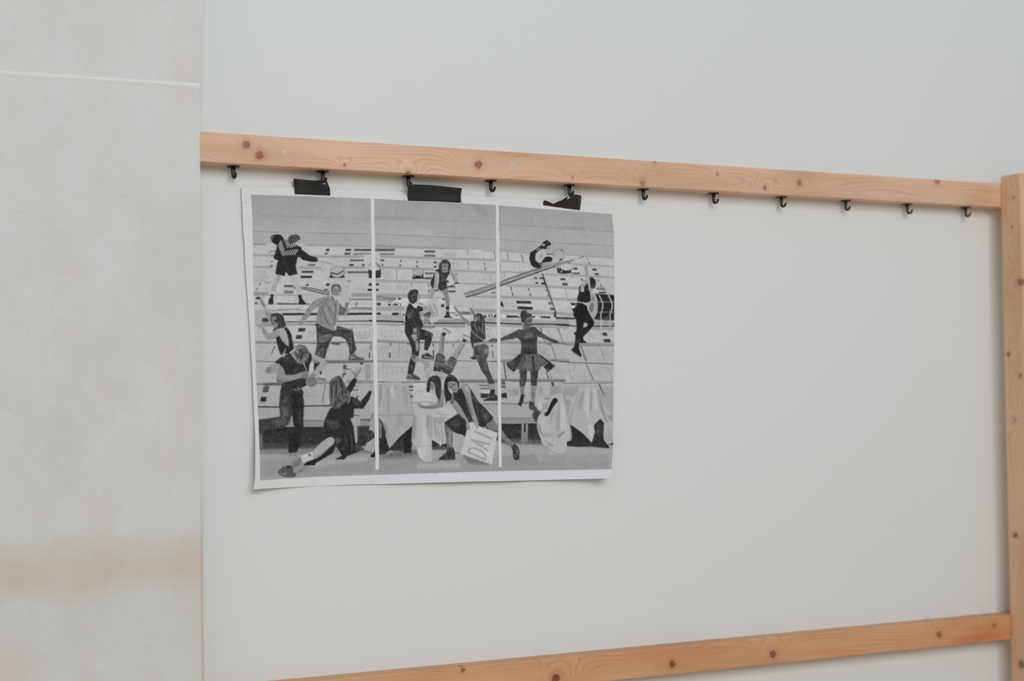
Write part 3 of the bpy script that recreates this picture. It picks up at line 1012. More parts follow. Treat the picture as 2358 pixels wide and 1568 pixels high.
l 130 1.2 90 1020 165 1210
c 130 1 560 1080 640 1180
b 110 1.5 725 1090 745 1090 745 1130
b 70 2 0 1180 60 1200 120 1235 60 1240 0 1215
p 40 930 950 945 950 945 990 925 990
# left small drumstick beam, jug etc
# --- embossed lettering on the boards
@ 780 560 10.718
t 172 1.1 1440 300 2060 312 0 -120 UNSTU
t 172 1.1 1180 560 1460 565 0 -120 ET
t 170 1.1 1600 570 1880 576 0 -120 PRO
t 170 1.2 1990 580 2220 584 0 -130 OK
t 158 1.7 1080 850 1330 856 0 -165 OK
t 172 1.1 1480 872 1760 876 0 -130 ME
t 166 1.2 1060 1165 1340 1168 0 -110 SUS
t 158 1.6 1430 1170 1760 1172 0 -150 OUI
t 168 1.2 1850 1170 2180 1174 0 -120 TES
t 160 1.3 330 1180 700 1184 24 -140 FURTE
l 110 .9 1440 660 1430 880
l 130 .9 1785 985 1785 1070
@ 1040 560 9.8
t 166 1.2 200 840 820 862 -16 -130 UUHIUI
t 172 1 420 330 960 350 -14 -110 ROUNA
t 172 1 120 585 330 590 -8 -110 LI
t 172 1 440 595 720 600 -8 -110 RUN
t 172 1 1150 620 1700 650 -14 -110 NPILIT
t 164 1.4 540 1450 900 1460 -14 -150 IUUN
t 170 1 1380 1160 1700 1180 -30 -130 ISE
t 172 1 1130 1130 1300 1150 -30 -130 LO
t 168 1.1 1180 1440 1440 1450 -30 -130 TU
l 130 1 1190 670 1200 800
@ 580 740 6.205
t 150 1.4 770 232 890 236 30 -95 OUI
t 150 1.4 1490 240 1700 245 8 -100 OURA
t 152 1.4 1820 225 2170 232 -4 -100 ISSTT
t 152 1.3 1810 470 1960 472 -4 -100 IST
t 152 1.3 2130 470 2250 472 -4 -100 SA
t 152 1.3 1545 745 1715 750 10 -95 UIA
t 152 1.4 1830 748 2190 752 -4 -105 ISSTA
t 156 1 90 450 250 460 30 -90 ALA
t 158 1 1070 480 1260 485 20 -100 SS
l 120 1 2115 300 2095 520
c 150 .8 590 450 900 452
@ 1150 740 8.733
t 152 1.2 60 380 190 390 -30 -140 TA
t 156 1.1 1000 350 1150 380 -40 -150 DI
t 152 1.2 180 690 400 700 30 -170 LUI
t 150 1.2 860 690 1010 720 -40 -160 DAI
t 156 1.1 1160 700 1340 720 -40 -130 ZZ
t 152 1.2 1790 680 1990 720 -50 -120 DAI
t 154 1.2 2130 700 2260 720 -50 -130 AI
t 152 1.2 180 1080 330 1085 -30 -150 DAI
t 152 1.2 1120 1060 1340 1090 -60 -150 DAI
t 152 1.2 1520 1110 1740 1150 -60 -150 DAI
t 152 1.2 1930 1110 2140 1150 -60 -150 DAI
l 120 1.3 1190 150 1275 420
l 130 1.1 2040 540 2110 790
l 76 2 1640 500 1745 800
l 90 1.8 1745 860 1890 1180
l 130 1.2 1390 960 1470 1180
c 120 1 1480 1185 1880 1195 2280 1210
l 140 1 2190 870 2270 1200
@ 1130 820 7.84
t 146 1.3 330 720 500 720 -20 -120 DAI
t 150 1.2 860 700 950 700 -20 -140 A
@ 570 760 7.84
t 150 1.1 1010 1180 1260 1185 10 -90 SES
@ 860 760 7.84
t 146 1.2 770 1225 1000 1225 0 -130 SSS
@ 980 740 7.84
t 152 1.1 200 300 300 305 -6 -90 SS
t 154 1.1 640 960 860 965 -6 -150 IIT
t 154 1.1 560 860 680 865 -6 -60 AS
# ===== beam (panel 2/3)
@ 960 580 7.84
p 138 845 748 1430 556 1430 660 880 822
c 165 2 870 790 1150 715 1430 620
c 60 2.2 880 818 1100 760 1430 640
c 110 1.2 850 750 1430 560
@ 1140 540 7.839
p 140 85 860 430 718 820 592 1150 502 1430 452 1440 462 1175 560 820 672 430 815 85 945
c 88 1.6 90 860 300 775 500 722 820 615
c 172 2.2 150 868 430 770 820 640 1100 548
c 62 2.4 90 925 430 805 850 652 1080 572
c 110 1.2 430 720 820 592 1150 502 1430 454
c 140 1 1430 455 1610 388
l 70 1.2 1520 428 1608 388
# ===== person jacket
@ 600 520 7.84
p 176 262 865 380 890 350 960 300 1060 268 1185 195 1180 215 1100 235 1000
b 150 1.5 310 900 375 895 345 980 300 1060
p 180 545 900 662 872 675 960 690 1060 735 1130 725 1230 668 1235 640 1130 610 1050 590 960
b 150 1.5 560 930 590 960 600 1040
p 165 205 1060 295 1060 268 1185 195 1180
p 42 182 1235 240 1235 226 1300 232 1412 138 1415 150 1330 182 1290
p 40 678 1250 735 1245 748 1300 790 1370 835 1415 690 1415 692 1320
s 38 190 195 240 165 305 155 360 165 405 205 440 235 500 250 560 290 640 330 690 360 740 400 745 430 830 490 910 545 1000 565 1035 610 1018 648 930 650 780 620 720 580 680 562 662 600 650 655 622 705 450 700 330 635 235 578 262 500 282 420 290 352 215 300 195 250
b 115 3 185 195 225 175 215 260 195 240
p 40 305 640 460 640 632 690 650 800 664 868 520 905 475 850 452 832 435 905 266 868 285 760
b 60 2 380 660 520 670 510 690 390 690
s 72 500 225 540 180 630 155 700 185 722 240 690 262 650 290 600 320 540 300
k 52 102 1.1 34 11 620 225 80 50
s 168 655 275 702 262 708 300 690 335 660 330
l 205 2 437 215 418 242
l 205 2 462 225 430 272
l 205 2 486 246 446 312
l 205 2 502 285 463 353
l 205 2 525 315 481 394
l 205 2 572 320 528 390
l 205 2 615 310 572 382
l 205 2 655 310 622 372
l 205 2 690 335 672 366
l 205 2 370 272 321 360
l 205 2 388 300 335 400
l 205 2 400 340 347 436
l 205 2 413 378 366 466
l 205 2 426 416 379 506
l 205 2 447 455 399 540
l 205 2 492 450 440 528
l 205 2 535 445 485 525
l 205 2 580 435 530 522
l 205 2 628 430 573 516
l 205 2 670 425 612 518
s 172 1035 615 1085 618 1112 640 1090 662 1040 655
l 105 1 1095 640 1254 684
# ===== person bearded
@ 670 640 7.84
p 180 890 75 1082 85 1070 355 1000 435 890 430 895 250
s 140 690 330 580 340 440 400 340 490 285 565 250 630 210 700 188 750 260 772 320 690 365 615 440 550 520 505 620 455
p 136 690 330 760 372 800 435 840 398 890 480 950 540 930 600 870 660 850 760 810 830 775 955 640 905 540 850 445 815 465 730 490 600 505 515 600 440
s 108 880 480 950 530 1015 590 970 650 890 668 855 610
p 125 990 438 1046 445 1030 540 1000 582 955 545 972 490
b 90 1.5 880 620 960 600 950 665 880 668
c 70 1.6 940 560 1000 590 1030 575
s 158 1050 358 1085 375 1082 430 1055 452 1045 400
s 150 1030 560 1075 540 1080 570 1000 660 960 670
c 92 2 650 380 630 450 560 530 500 545
c 95 2.2 560 540 590 640 640 760 700 860
c 100 1.8 660 480 700 580 760 640
c 100 2 520 600 540 720 560 820
c 158 2 620 560 680 690 740 820
c 158 2 690 440 760 520 790 560
c 158 2.4 500 440 420 500 340 580
c 100 2 600 360 590 420 480 480
c 105 1.8 420 420 380 480
c 95 1.8 300 560 350 600
c 85 1.6 240 650 320 690
c 160 1.4 270 640 330 680
c 70 1.4 805 430 806 600 790 740 778 860
c 165 2 850 540 850 640 830 740
c 160 1.4 490 840 600 890 760 945
b 205 1 845 500 870 510 865 530 850 525
s 152 190 738 262 772 240 830 180 862 120 852 130 790
c 90 1 190 780 140 830
c 90 1 225 790 170 850
s 142 735 180 760 125 810 105 870 125 897 180 890 240 870 300 840 352 795 355 752 310 738 250
p 72 730 250 726 180 752 125 810 104 870 118 902 175 898 240 885 262 884 200 862 155 800 142 765 165 750 210 745 260
c 130 1.6 790 120 850 125
s 172 760 300 800 318 850 310 838 348 805 364 768 345
l 72 1.6 780 226 818 228
l 72 1.6 840 226 868 230
c 110 1 828 230 832 275
l 55 1.6 800 298 838 298
b 110 1.5 735 250 775 260 770 320 740 300
p 92 720 320 745 330 800 410 780 430 735 370
c 150 1.4 700 340 780 420
c 105 1.5 840 390 820 440
p 68 440 832 480 820 560 868 640 905 775 955 800 940 830 862 900 880 1075 930 1130 970 1128 1050 1160 1200 1185 1292 1130 1360 1060 1392 1040 1230 985 1110 900 1062 760 1055 720 1130 660 1280 608 1468 520 1420 428 1390 455 1280 470 1160 460 1000 455 890
s 98 500 1010 640 985 740 1020 650 1150 520 1170 490 1080
s 92 520 1300 600 1250 560 1420 450 1390
c 48 2.2 480 920 560 1000 720 970
c 45 2.5 480 1060 600 1010 760 990
c 45 2 480 1180 620 1170 700 1120
c 45 2 470 1260 560 1240 660 1160
c 45 2 520 1400 600 1290 700 1110
c 48 2 880 900 980 960 1060 990
c 42 2.5 920 1000 1060 960
c 95 2 860 900 960 920 1060 950
c 92 2 1070 1040 1090 1160 1060 1300
c 100 1.6 1040 1010 1110 980
c 48 2 1110 1060 1130 1250 1090 1340
p 185 785 860 830 830 820 930 790 930
c 50 2 440 845 480 860
s 118 1050 1400 1130 1350 1170 1385 1240 1430 1325 1442 1310 1478 1180 1482 1040 1478
c 55 1.4 1060 1400 1130 1380 1160 1430 1240 1440
c 160 1.2 1080 1430 1160 1440
c 60 1.6 1040 1478 1180 1470 1310 1478
p 60 1250 1525 1310 1525 1280 1560
# ===== woman arms raised (left)
@ 570 620 9.8
l 178 3 300 580 290 1250
s 150 288 650 335 675 375 800 440 865 545 1000 530 1150 485 1168 425 1065 385 930 352 845 300 760
b 180 2 360 850 460 870 520 980 440 960
b 110 2 300 670 360 740 400 840 360 840
s 58 545 1010 680 985 790 1040 832 1150 862 1260 810 1325 700 1335 620 1380 570 1398 600 1310 560 1240 518 1150 528 1060
s 128 545 1090 600 1058 650 1065 655 1120 600 1165 690 1240 650 1320 600 1320 575 1240 545 1185
l 52 1.6 590 1160 650 1165
l 55 1.4 560 1225 590 1240
c 105 1.3 700 1060 760 1140 800 1260
c 100 1.3 660 1180 740 1240 760 1300
s 150 215 1262 300 1225 372 1320 430 1400 500 1452 620 1392 740 1326 850 1350 885 1440 800 1490 640 1545 520 1590 420 1570 360 1480 320 1340 250 1315
b 120 2 440 1480 560 1520 700 1490 640 1545 520 1590 420 1570
b 175 2 700 1360 800 1350 860 1420 760 1440
p 40 850 1298 905 1330 962 1410 1005 1570 920 1570 880 1440 830 1355
@ 570 760 7.84
s 145 262 0 330 0 390 60 480 20 590 0 640 30 600 110 490 160 340 160 290 90
s 162 590 0 690 10 738 120 748 260 735 305 690 230 620 150 590 105
b 130 2 600 110 660 190 720 270 690 250 610 170
p 40 512 130 582 105 605 170 660 240 745 302 742 170 690 0 742 0 792 80 812 200 840 332 770 395 740 430 640 420 600 450 560 350 530 230
s 120 680 330 700 300 690 390 640 440 610 460 640 400
# ===== man with ball
s 152 315 725 400 640 500 602 580 640 550 760 440 797 350 790
b 120 3 330 720 420 660 420 740 350 780
p 52 488 580 600 490 650 475 575 605 530 610
p 48 572 600 640 500 700 440 780 420 830 490 925 585 1010 612 1050 700 1085 750 1100 830 1080 900 1065 1000 960 1050 900 1085 620 990 640 940 680 800 668 740 640 680 580 625
p 44 1118 400 1150 430 1167 530 1120 620 1105 770 1050 690 1028 595 1090 520 1115 450
b 70 4 680 480 760 480 760 580 680 560
s 150 790 425 862 430 905 530 985 605 940 605 870 545 805 470
s 92 858 400 880 310 950 270 1030 280 1082 345 1112 430 1072 530 1000 605 930 570 872 490
k 40 165 1.1 130 3 975 435 112 150
k 60 180 1.0 70 5 930 330 80 60
k 30 60 1.3 26 8 990 440 70 100
b 120 2 960 540 1060 480 1040 560 980 600
c 178 1.4 1022 600 1028 650 1075 720
p 46 1200 590 1312 580 1260 690 1195 740
p 192 1125 610 1190 600 1190 740 1110 770
s 158 1180 465 1290 480 1400 550 1442 608 1380 690 1300 770 1250 850 1180 872 1118 850 1130 785 1200 740 1270 640 1312 582 1180 552
b 110 2 1180 530 1300 570 1260 600 1180 570
c 80 1.1 1140 830 1190 790
c 80 1.1 1170 860 1230 810
s 142 588 640 640 680 672 770 660 802 740 812 850 800 950 770 1050 735 1092 745 1085 800 1092 850 1020 872 940 872 800 912 640 945 545 948 520 880 530 770 565 690
b 105 2 530 880 640 930 780 905 640 945 540 945
b 115 2 590 780 700 810 800 810 700 825
b 172 2 620 840 760 850 860 830 760 870
c 60 1.2 990 778 1085 750
c 60 1.2 980 820 1085 795
c 60 1.2 970 860 1090 835
e 168 1155 930 102 104
e 116 1157 932 96 98
s 140 1258 850 1340 858 1425 880 1400 912 1265 910
c 70 1.2 1280 880 1400 895
p 45 1300 760 1345 730 1330 810 1310 800
p 54 620 985 900 1082 960 1050 1012 1110 1002 1190 1022 1290 1012 1570 810 1570 792 1500 775 1570 600 1570 580 1450 570 1350 592 1100
b 85 4 610 1250 720 1220 700 1420 640 1480
b 42 4 800 1100 950 1150 1000 1400 850 1500
c 150 1.8 845 1078 900 1085
l 190 1.8 905 1040 940 1070
@ 570 930 7.369
p 64 538 -20 752 -20 752 170 732 270 690 350 600 402 400 440 200 497 194 262 300 252 540 216 560 180
b 100 3 560 30 660 60 700 200 620 220
b 88 3 400 280 540 240 640 340 560 380
c 130 1.4 580 200 660 320
p 38 745 0 952 0 942 200 952 400 905 600 855 770 840 805 700 832 690 790 722 600 792 400 768 270
b 56 4 860 60 930 60 920 380 860 300
p 40 192 400 230 420 215 500 200 500
p 105 205 500 250 500 250 740 215 740
s 145 685 850 760 830 845 820 860 880 780 890 700 885
c 60 1.5 690 835 840 815
c 100 1.4 800 850 830 905
# ===== long-haired woman
@ 700 820 8.711
p 42 540 1035 700 1050 780 980 900 815 980 812 1060 850 1130 912 1230 800 1310 690 1362 705 1310 870 1190 1052 1002 1050 992 1150 920 1252 980 1400 1005 1570 388 1570 400 1350 470 1150
p 42 848 650 930 520 1010 422 1062 472 1020 600 930 748
b 62 3 960 850 1080 900 1180 950 1120 1020 1000 980
s 82 525 510 600 430 680 394 735 412 785 500 835 600 900 720 935 800 900 950 840 900 770 990 690 1055 600 1062 548 1000 518 900 508 700
c 134 1.8 620 440 580 560 600 720 580 900 570 1000
c 129 2 650 430 680 560 700 680 660 800 600 950
c 40 2 600 500 560 650 560 850
c 45 2.4 660 520 640 700 650 820
c 42 2.4 720 480 760 600 760 760
c 129 1.8 730 640 820 700 900 760
c 48 2 780 640 860 760
c 139 2 800 760 880 780 920 860 880 950
c 124 1.6 760 800 780 900 860 880
c 134 1.6 640 980 680 1010 720 940
c 40 2 620 900 640 980
c 40 2 720 820 700 920
c 124 1.4 530 720 540 900 500 980
c 129 1.6 720 620 740 720 720 860
l 190 1.4 680 1145 675 1190
s 132 1000 390 1020 330 1060 320 1095 340 1090 400 1055 440 1010 420
l 150 2.2 1045 330 1055 215
l 150 2.2 1075 325 1100 225
l 105 1.8 1097 330 1145 240
l 155 2.2 1090 365 1138 300
l 110 2 1010 375 957 302
c 160 3.5 1330 650 1345 600 1390 490
s 165 940 1240 1100 1225 1110 1400 980 1410
c 120 1.6 990 1410 1110 1370
c 62 3 640 1280 760 1340 860 1400
b 62 5 440 1280 620 1260 700 1400 600 1480
@ 570 930 7.369
p 164 1748 242 1890 230 1902 380 1862 662 1830 662 1792 400
s 70 1820 700 1870 668 1900 700 1975 772 1900 800 1830 835
b 60 2 1860 380 2060 370 2060 460 2160 490 2160 580 2000 640 1870 650
p 162 2100 250 2152 180 2165 480 2060 440
p 162 2010 670 2160 570 2165 820 1990 790
c 90 1.4 1960 800 2120 830
p 36 2085 870 2130 840 2170 780 2170 905 2095 905
p 42 1298 310 1340 200 1600 100 1805 110 1800 220 1745 250 1800 400 1822 600 1832 832 1690 890 1640 945 1480 942 1600 880 1590 850 1482 690 1470 600 1400 560 1265 500 1290 380
b 68 5 1330 280 1560 280 1560 400 1400 440
b 84 3 1480 560 1590 600 1560 660 1500 680
c 78 2 1640 500 1660 640 1620 780
c 80 2 1740 500 1770 660 1770 800
c 80 1.6 1680 560 1690 700
p 36 1470 640 1482 750 1450 830 1300 920 1150 1010 1150 1037 948 1047 1000 990 1110 945 1250 870
s 166 1400 560 1470 600 1455 680 1350 770 1230 880 1110 940 1112 815 1200 700 1300 620
b 140 2 1130 900 1250 850 1400 730 1350 790 1200 910
p 192 903 882 1110 803 1112 935 990 980 930 1003
p 128 700 1045 900 882 926 1002 770 1092
b 105 2 760 1060 920 990 900 1020 780 1088
c 50 1.4 1035 845 1060 870 1075 850
c 50 1.4 1040 875 1072 880
s 84 522 1155 570 1090 610 1050 640 1072 700 1042 768 1085 770 1150 822 1180 800 1240 650 1242 560 1215
b 130 2 560 1150 650 1160 640 1210 570 1190
b 45 2 640 1060 700 1045 760 1085 680 1090
e 45 605 1160 16 18
b 120 3 840 1130 1000 1080 900 1170 840 1180
# ===== centre top performer
@ 960 580 7.84
s 152 245 660 325 700 290 800 245 852
p 128 435 705 555 650 565 760 592 900 588 1000 528 1000 510 860 482 760
b 165 2 560 760 610 850 600 900 580 860
p 44 525 985 587 985 578 1050 592 1160 645 1192 480 1187 530 1120
p 150 530 1045 578 1045 580 1080 535 1080
p 52 335 335 430 280 480 372 560 350 605 300 595 380 560 440 528 500 540 600 552 650 490 680 430 707 365 640 400 480 390 380
p 52 340 330 322 440 300 672 250 615 248 535 300 420
b 72 3 430 380 520 420 480 560 430 520
s 168 345 345 398 390 397 520 380 640 395 690 330 705 310 672 325 520 320 420
b 140 2 325 440 345 440 335 640 320 640
s 150 600 300 660 380 720 470 745 560 695 565 650 470 588 392
b 120 1.5 600 380 660 480 700 560 650 490
s 62 395 255 440 168 500 138 570 168 612 245 580 335 440 330 400 290
s 150 450 235 500 205 550 205 566 260 542 350 492 378 452 330
k 50 105 1.1 40 13 505 175 75 38
k 45 95 1 16 14 420 245 20 60
k 45 95 1 16 15 588 245 16 50
l 50 1.7 475 262 505 262
l 50 1.7 525 258 550 258
l 48 2.4 488 328 515 332
b 110 1.5 450 240 475 250 480 340 455 320
c 120 1 515 260 518 300
c 58 1.6 560 632 640 610 700 572 765 570
c 55 2 690 560 740 560
l 48 2.5 330 695 385 690
# ===== sweater man with sign
@ 850 640 7.84
s 150 920 600 1000 635 1000 690 930 720 905 680
p 186 965 475 1210 338 1372 670 1130 835
c 160 1 1130 835 965 475
@ 960 670 15.68
t 150 2.6 400 985 850 850 -160 -400 DAI
@ 850 640 7.84
p 48 720 455 770 485 820 545 862 540 870 500 960 522 985 590 905 612 912 700 952 780 982 850 950 912 880 902 800 882 650 832 652 680 682 540
b 72 3 700 560 800 600 780 720 690 680
c 82 1.6 760 640 800 760 860 860
c 80 1.6 860 580 900 640 920 740
l 180 1.5 710 690 730 730
s 56 698 300 740 230 800 206 870 218 892 280 882 350 852 420 805 465 750 450 710 382
k 40 98 1.2 46 12 795 320 70 90
s 160 885 270 915 330 918 380 880 425 850 450 870 360
c 80 1.2 900 300 910 340
p 196 765 482 862 474 862 545 815 530
s 90 990 650 1050 622 1095 608 1115 665 1050 722 1000 700
c 50 1.4 1040 640 1090 660
s 135 1010 690 1060 710 1080 830 1010 820
p 50 648 832 800 882 960 922 1100 975 1152 1010 1132 1100 1102 1220 1052 1312 988 1290 1010 1122 915 1112 910 1330 885 1420 770 1390 772 1290 730 1150 643 980
b 150 1.6 790 910 860 910 870 1000 850 1100 900 1200 890 1320 850 1330 830 1180 790 1100 760 1040 800 1000
b 70 1.6 800 990 860 980 860 1020 810 1020
c 60 2 800 1140 850 1160
c 175 2 780 1050 840 1040 880 1100
c 110 1.6 1100 985 1125 1050
b 78 3 960 960 1080 990 1040 1050
c 140 1.4 890 920 900 1050
p 58 960 1380 1005 1380 1050 1345 1110 1385 1172 1440 1165 1465 942 1448
c 180 1.6 985 1410 1060 1435 1150 1440
c 50 1.2 945 1460 1165 1466
s 120 745 1400 800 1385 855 1420 860 1460 820 1515 770 1470
e 62 800 1430 26 24
@ 860 760 7.84
p 46 668 500 765 560 742 700 712 792 618 790 640 620
b 90 2 680 620 710 620 700 720 670 720
s 88 590 880 602 835 640 790 740 800 835 862 838 902 720 905
c 180 1.4 630 800 690 840
c 150 2 590 885 680 895 720 900
c 40 1.6 680 810 760 860 830 865
p 160 580 905 760 900 720 940 600 940
r 42 645 1010 715 1035 0
r 60 640 1078 715 1095 0
p 62 645 1170 715 1190 710 1220 660 1210 655 1240
# handstand woman
@ 860 760 7.84
s 150 770 500 860 508 980 568 1015 640 930 675 900 610 850 582 770 572
s 128 675 470 735 458 795 500 755 578 705 545
e 60 728 490 22 20
p 166 903 668 1010 640 1075 760 1000 860 965 890 915 760
b 130 2 910 680 1010 640 1000 670 920 710
p 184 1060 745 1180 758 1340 820 1300 950 1270 1050 1290 1270 1240 1270 1250 1100 1220 950 1130 830 1050 830 1000 870
c 110 1.8 1110 770 1180 830 1260 880
c 120 1.6 1160 770 1260 820 1310 860
s 132 1210 1080 1275 1120 1262 1350 1215 1400 1000 1412 812 1390 830 1350 1000 1362 1140 1330 1160 1230 1195 1200
b 90 3 830 1370 1000 1390 1200 1380 1100 1410 900 1405
b 160 2 1210 1130 1250 1130 1240 1300 1210 1280
c 80 1.2 1170 1280 1230 1320
c 80 1.2 1180 1240 1240 1290
s 54 958 1080 980 900 1050 832 1130 820 1202 870 1225 980 1222 1100 1205 1240 1160 1230 1120 1120 1110 1000 1035 930 1020 1085 985 1125
s 125 1030 945 1095 990 1105 1060 1040 1065
c 110 1.4 1060 860 1110 930
c 165 1.2 1090 880 1140 840
l 55 1.4 1050 1015 1100 1020
l 40 1.5 975 1050 1000 1130
l 40 1.5 1170 1180 1190 1260
e 188 930 1335 85 26
p 190 720 960 960 950 960 1090 1140 1220 1140 1300 720 1290
s 54 958 1080 980 900 1050 832 1130 820 1202 870 1225 980 1222 1100 1205 1240 1160 1230 1120 1120 1110 1000 1035 930 1020 1085 985 1125
s 125 1032 945 1095 990 1100 1050 1040 1060
b 150 1.5 770 1100 900 1090 890 1110 780 1115
c 140 1.2 710 1305 900 1295 1140 1305
b 110 2 750 1320 850 1330 830 1350
@ 980 740 7.84
s 140 272 245 345 255 332 400 312 612 232 575 250 400
b 105 1.5 300 280 340 270 325 500 300 560
p 184 325 122 465 205 452 228 345 218 300 203
b 150 1.2 330 190 430 215 345 216 305 202
c 135 1 325 124 302 200 345 218 450 226
l 82 1.6 332 124 462 203
s 42 305 205 360 212 352 262 302 252
s 152 660 340 725 392 640 530 575 665 475 640 560 490
b 110 1.5 690 420 720 395 640 530 580 650 600 560
p 186 678 238 818 262 805 380 735 330 668 320
b 152 1.2 740 330 800 360 800 380 735 345
c 138 1 678 240 668 318 690 330
c 140 1 735 330 805 380
l 82 1.6 680 242 815 292
e 48 703 346 32 28
p 92 198 580 240 572 300 585 352 640 352 720 392 712 442 640 500 640 565 685 560 755 482 920 432 972 300 915 138 892 160 740
b 60 2 150 820 300 830 430 890 440 960 300 910 140 888
c 132 2 190 750 300 770 420 790 480 840
c 55 1.6 180 700 280 730 340 760
c 58 1.6 210 580 270 590 345 645
c 58 1.6 440 645 520 670 562 700
e 200 295 895 12 14
p 178 350 760 388 712 375 770
# ===== curly woman w sheet
@ 960 580 7.84
s 132 690 975 745 1050 835 1170 945 1255 965 1345 900 1312 820 1225 735 1105 668 1010
s 118 885 950 960 1000 1045 1112 1025 1150 970 1060
p 188 595 760 850 752 975 1070 780 1078 690 980 640 900
c 150 1.2 690 960 800 975 880 965
b 165 2 660 800 760 880 820 960
s 66 1025 1180 1070 1122 1140 1110 1210 1168 1232 1300 1225 1450 1235 1570 1140 1570 1050 1510 990 1420 968 1270 1020 1240
s 150 1035 1190 1080 1170 1100 1215 1060 1265 1030 1260
l 60 1.3 1055 1205 1085 1205
c 130 1.6 1120 1140 1130 1250 1140 1330
c 40 2 1150 1150 1160 1280
c 40 2 1090 1290 1140 1310 1130 1400
c 125 1.6 1200 1240 1190 1360
c 135 1.8 1080 1380 1110 1450 1120 1540
c 40 2 1160 1360 1180 1480
@ 980 740 7.84
p 60 808 0 1062 0 1082 240 1062 330 1000 330 870 200 830 170
c 140 2 880 60 930 160
c 140 2 960 90 985 170
c 45 2 930 60 960 160
c 135 2 1040 40 1020 150 1060 240
c 42 2 990 40 1010 110
p 54 815 165 880 205 960 280 1045 345 1058 372 870 390 850 500 805 330
c 165 1.6 840 180 900 240 1030 340
b 80 2 850 250 920 290 900 340
p 152 865 395 1062 362 1062 398 880 442
p 86 848 452 1062 400 1130 440 1142 560 1105 692 1035 692 962 612 920 695 800 660 862 622 870 540
b 130 3 1060 500 1135 500 1120 600 1060 580
b 58 2 880 480 940 500 980 600 900 600
p 72 930 690 962 618 1100 700 1152 900 1232 1070 1242 1122 1140 1142 1100 1010 1000 880
b 100 3 1050 720 1090 730 1120 900 1080 880
p 60 800 655 880 640 925 690 860 690
s 152 1138 1140 1242 1122 1252 1205 1155 1222
p 50 1168 1230 1250 1225 1246 1310 1295 1340 1300 1432 1040 1432 1050 1415 1155 1380
b 90 2 1180 1330 1260 1330 1260 1380 1170 1380
b 50 1.5 985 1300 1180 1310 1150 1380 1000 1385
e 190 1130 1350 14 10
c 66 1.6 975 1155 1140 1160
c 66 1.8 985 1215 1140 1212
p 192 1000 1230 1160 1240 1160 1300 1000 1290
# ===== cloths panel 2 (M)
@ 850 880 7.127
p 44 160 590 290 700 720 690 705 990 690 1160 570 1170 480 1120 330 1120 240 1195 165 1195
b 60 4 340 1060 560 940 570 1100 420 1140
b 105 5 200 1180 560 1130 780 1100 800 1200 500 1230 200 1240
p 116 165 620 215 700 200 920 168 920
p 168 155 20 250 0 520 0 560 20 650 40 665 200 735 540 722 705 510 890 330 1092 268 880 288 720 165 600
b 150 3 170 60 220 40 200 300 170 420
b 152 3 290 120 320 120 325 480 300 480
b 186 3 340 40 400 80 420 300 360 200
b 152 3 540 60 580 60 600 400 560 300
c 186 2 240 60 220 300 180 480
b 155 4 480 500 560 500 520 700 440 760
p 50 730 540 745 540 742 600 732 600
p 36 570 870 715 730 700 990 690 1155 575 1165
p 46 1028 948 1280 1000 1272 1085 1030 1100
b 80 3 1040 1050 1270 1050 1270 1110 1040 1110
p 180 695 360 760 350 810 400 1060 430 1190 410 1240 395 1340 355 1410 410 1472 490 1230 662 1282 1002 1195 1022 1170 1057 1142 1012 1030 945 1030 1300 890 1303 810 1235 795 1072 720 985 690 970 735 500
b 190 3 880 560 940 560 950 1200 880 1240
b 162 3 960 540 1010 540 1010 880 960 900
b 160 3 1070 590 1240 580 1230 640 1160 700 1080 660
b 188 3 1140 430 1400 430 1440 490 1250 520
c 155 1.6 1120 460 1150 520 1300 530 1440 490
b 164 3 1100 760 1140 740 1180 950 1140 980
b 165 3 740 560 790 560 760 900 710 940
c 110 1.4 800 1200 840 1265 890 1305
s 132 810 395 860 380 1000 385 1140 350 1210 250 1215 370 1180 412 1060 432 900 425
b 90 2.5 820 400 960 410 1120 415 1000 430 880 425
e 190 925 360 74 24
c 130 1 130 545 400 545 720 535
c 150 1 800 1048 1020 1048
@ 850 880 7.127
b 138 1.6 175 40 200 40 178 420 166 420
b 140 1.6 316 60 330 60 332 560 322 560
b 142 1.6 590 60 606 60 640 360 622 360
b 142 2 400 60 440 110 470 120 440 70
b 146 2 200 620 300 700 330 1060 300 900
c 130 1.2 652 40 668 200 735 540
c 122 1.2 735 540 706 800 695 975
b 150 2 735 560 775 560 745 940 705 950
b 140 1.6 950 540 975 540 962 760 940 760
b 140 1.4 1020 560 1034 560 1030 940 1022 940
b 146 1.6 1060 600 1080 600 1110 900 1090 900
b 148 1.6 1180 700 1195 700 1220 1000 1200 1000
c 140 1.2 1040 588 1150 582 1235 590
b 188 2 1380 380 1460 480 1300 600 1280 520
c 130 1.1 1410 410 1472 490 1235 660
b 196 2 790 1080 870 1090 880 1260 840 1240
# ===== seated woman with sign
@ 990 880 7.127
p 168 370 820 560 860 500 1160 400 1160
c 100 1.6 390 1160 500 1165
s 170 940 470 1040 500 1100 570 1110 720 1060 640
s 122 920 690 1025 610 1110 720 1200 810 1280 930 1385 1010 1345 1065 1250 990 1180 930 1110 805 1000 795
b 150 2 1230 870 1340 980 1370 1000 1280 950
b 88 2 1000 790 1110 800 1200 940 1330 1060 1240 1000
p 58 1338 1065 1390 1010 1440 1050 1472 1130 1462 1270 1400 1282 1368 1240 1360 1130
b 110 2 1420 1080 1450 1120 1440 1170 1420 1140
c 110 1.2 1390 1190 1440 1180
s 108 238 680 320 750 372 810 362 1060 278 1050 262 900
b 140 2 310 770 350 810 340 1030 310 1000
p 56 288 1068 380 1068 412 1150 416 1272 145 1277 160 1240 270 1150
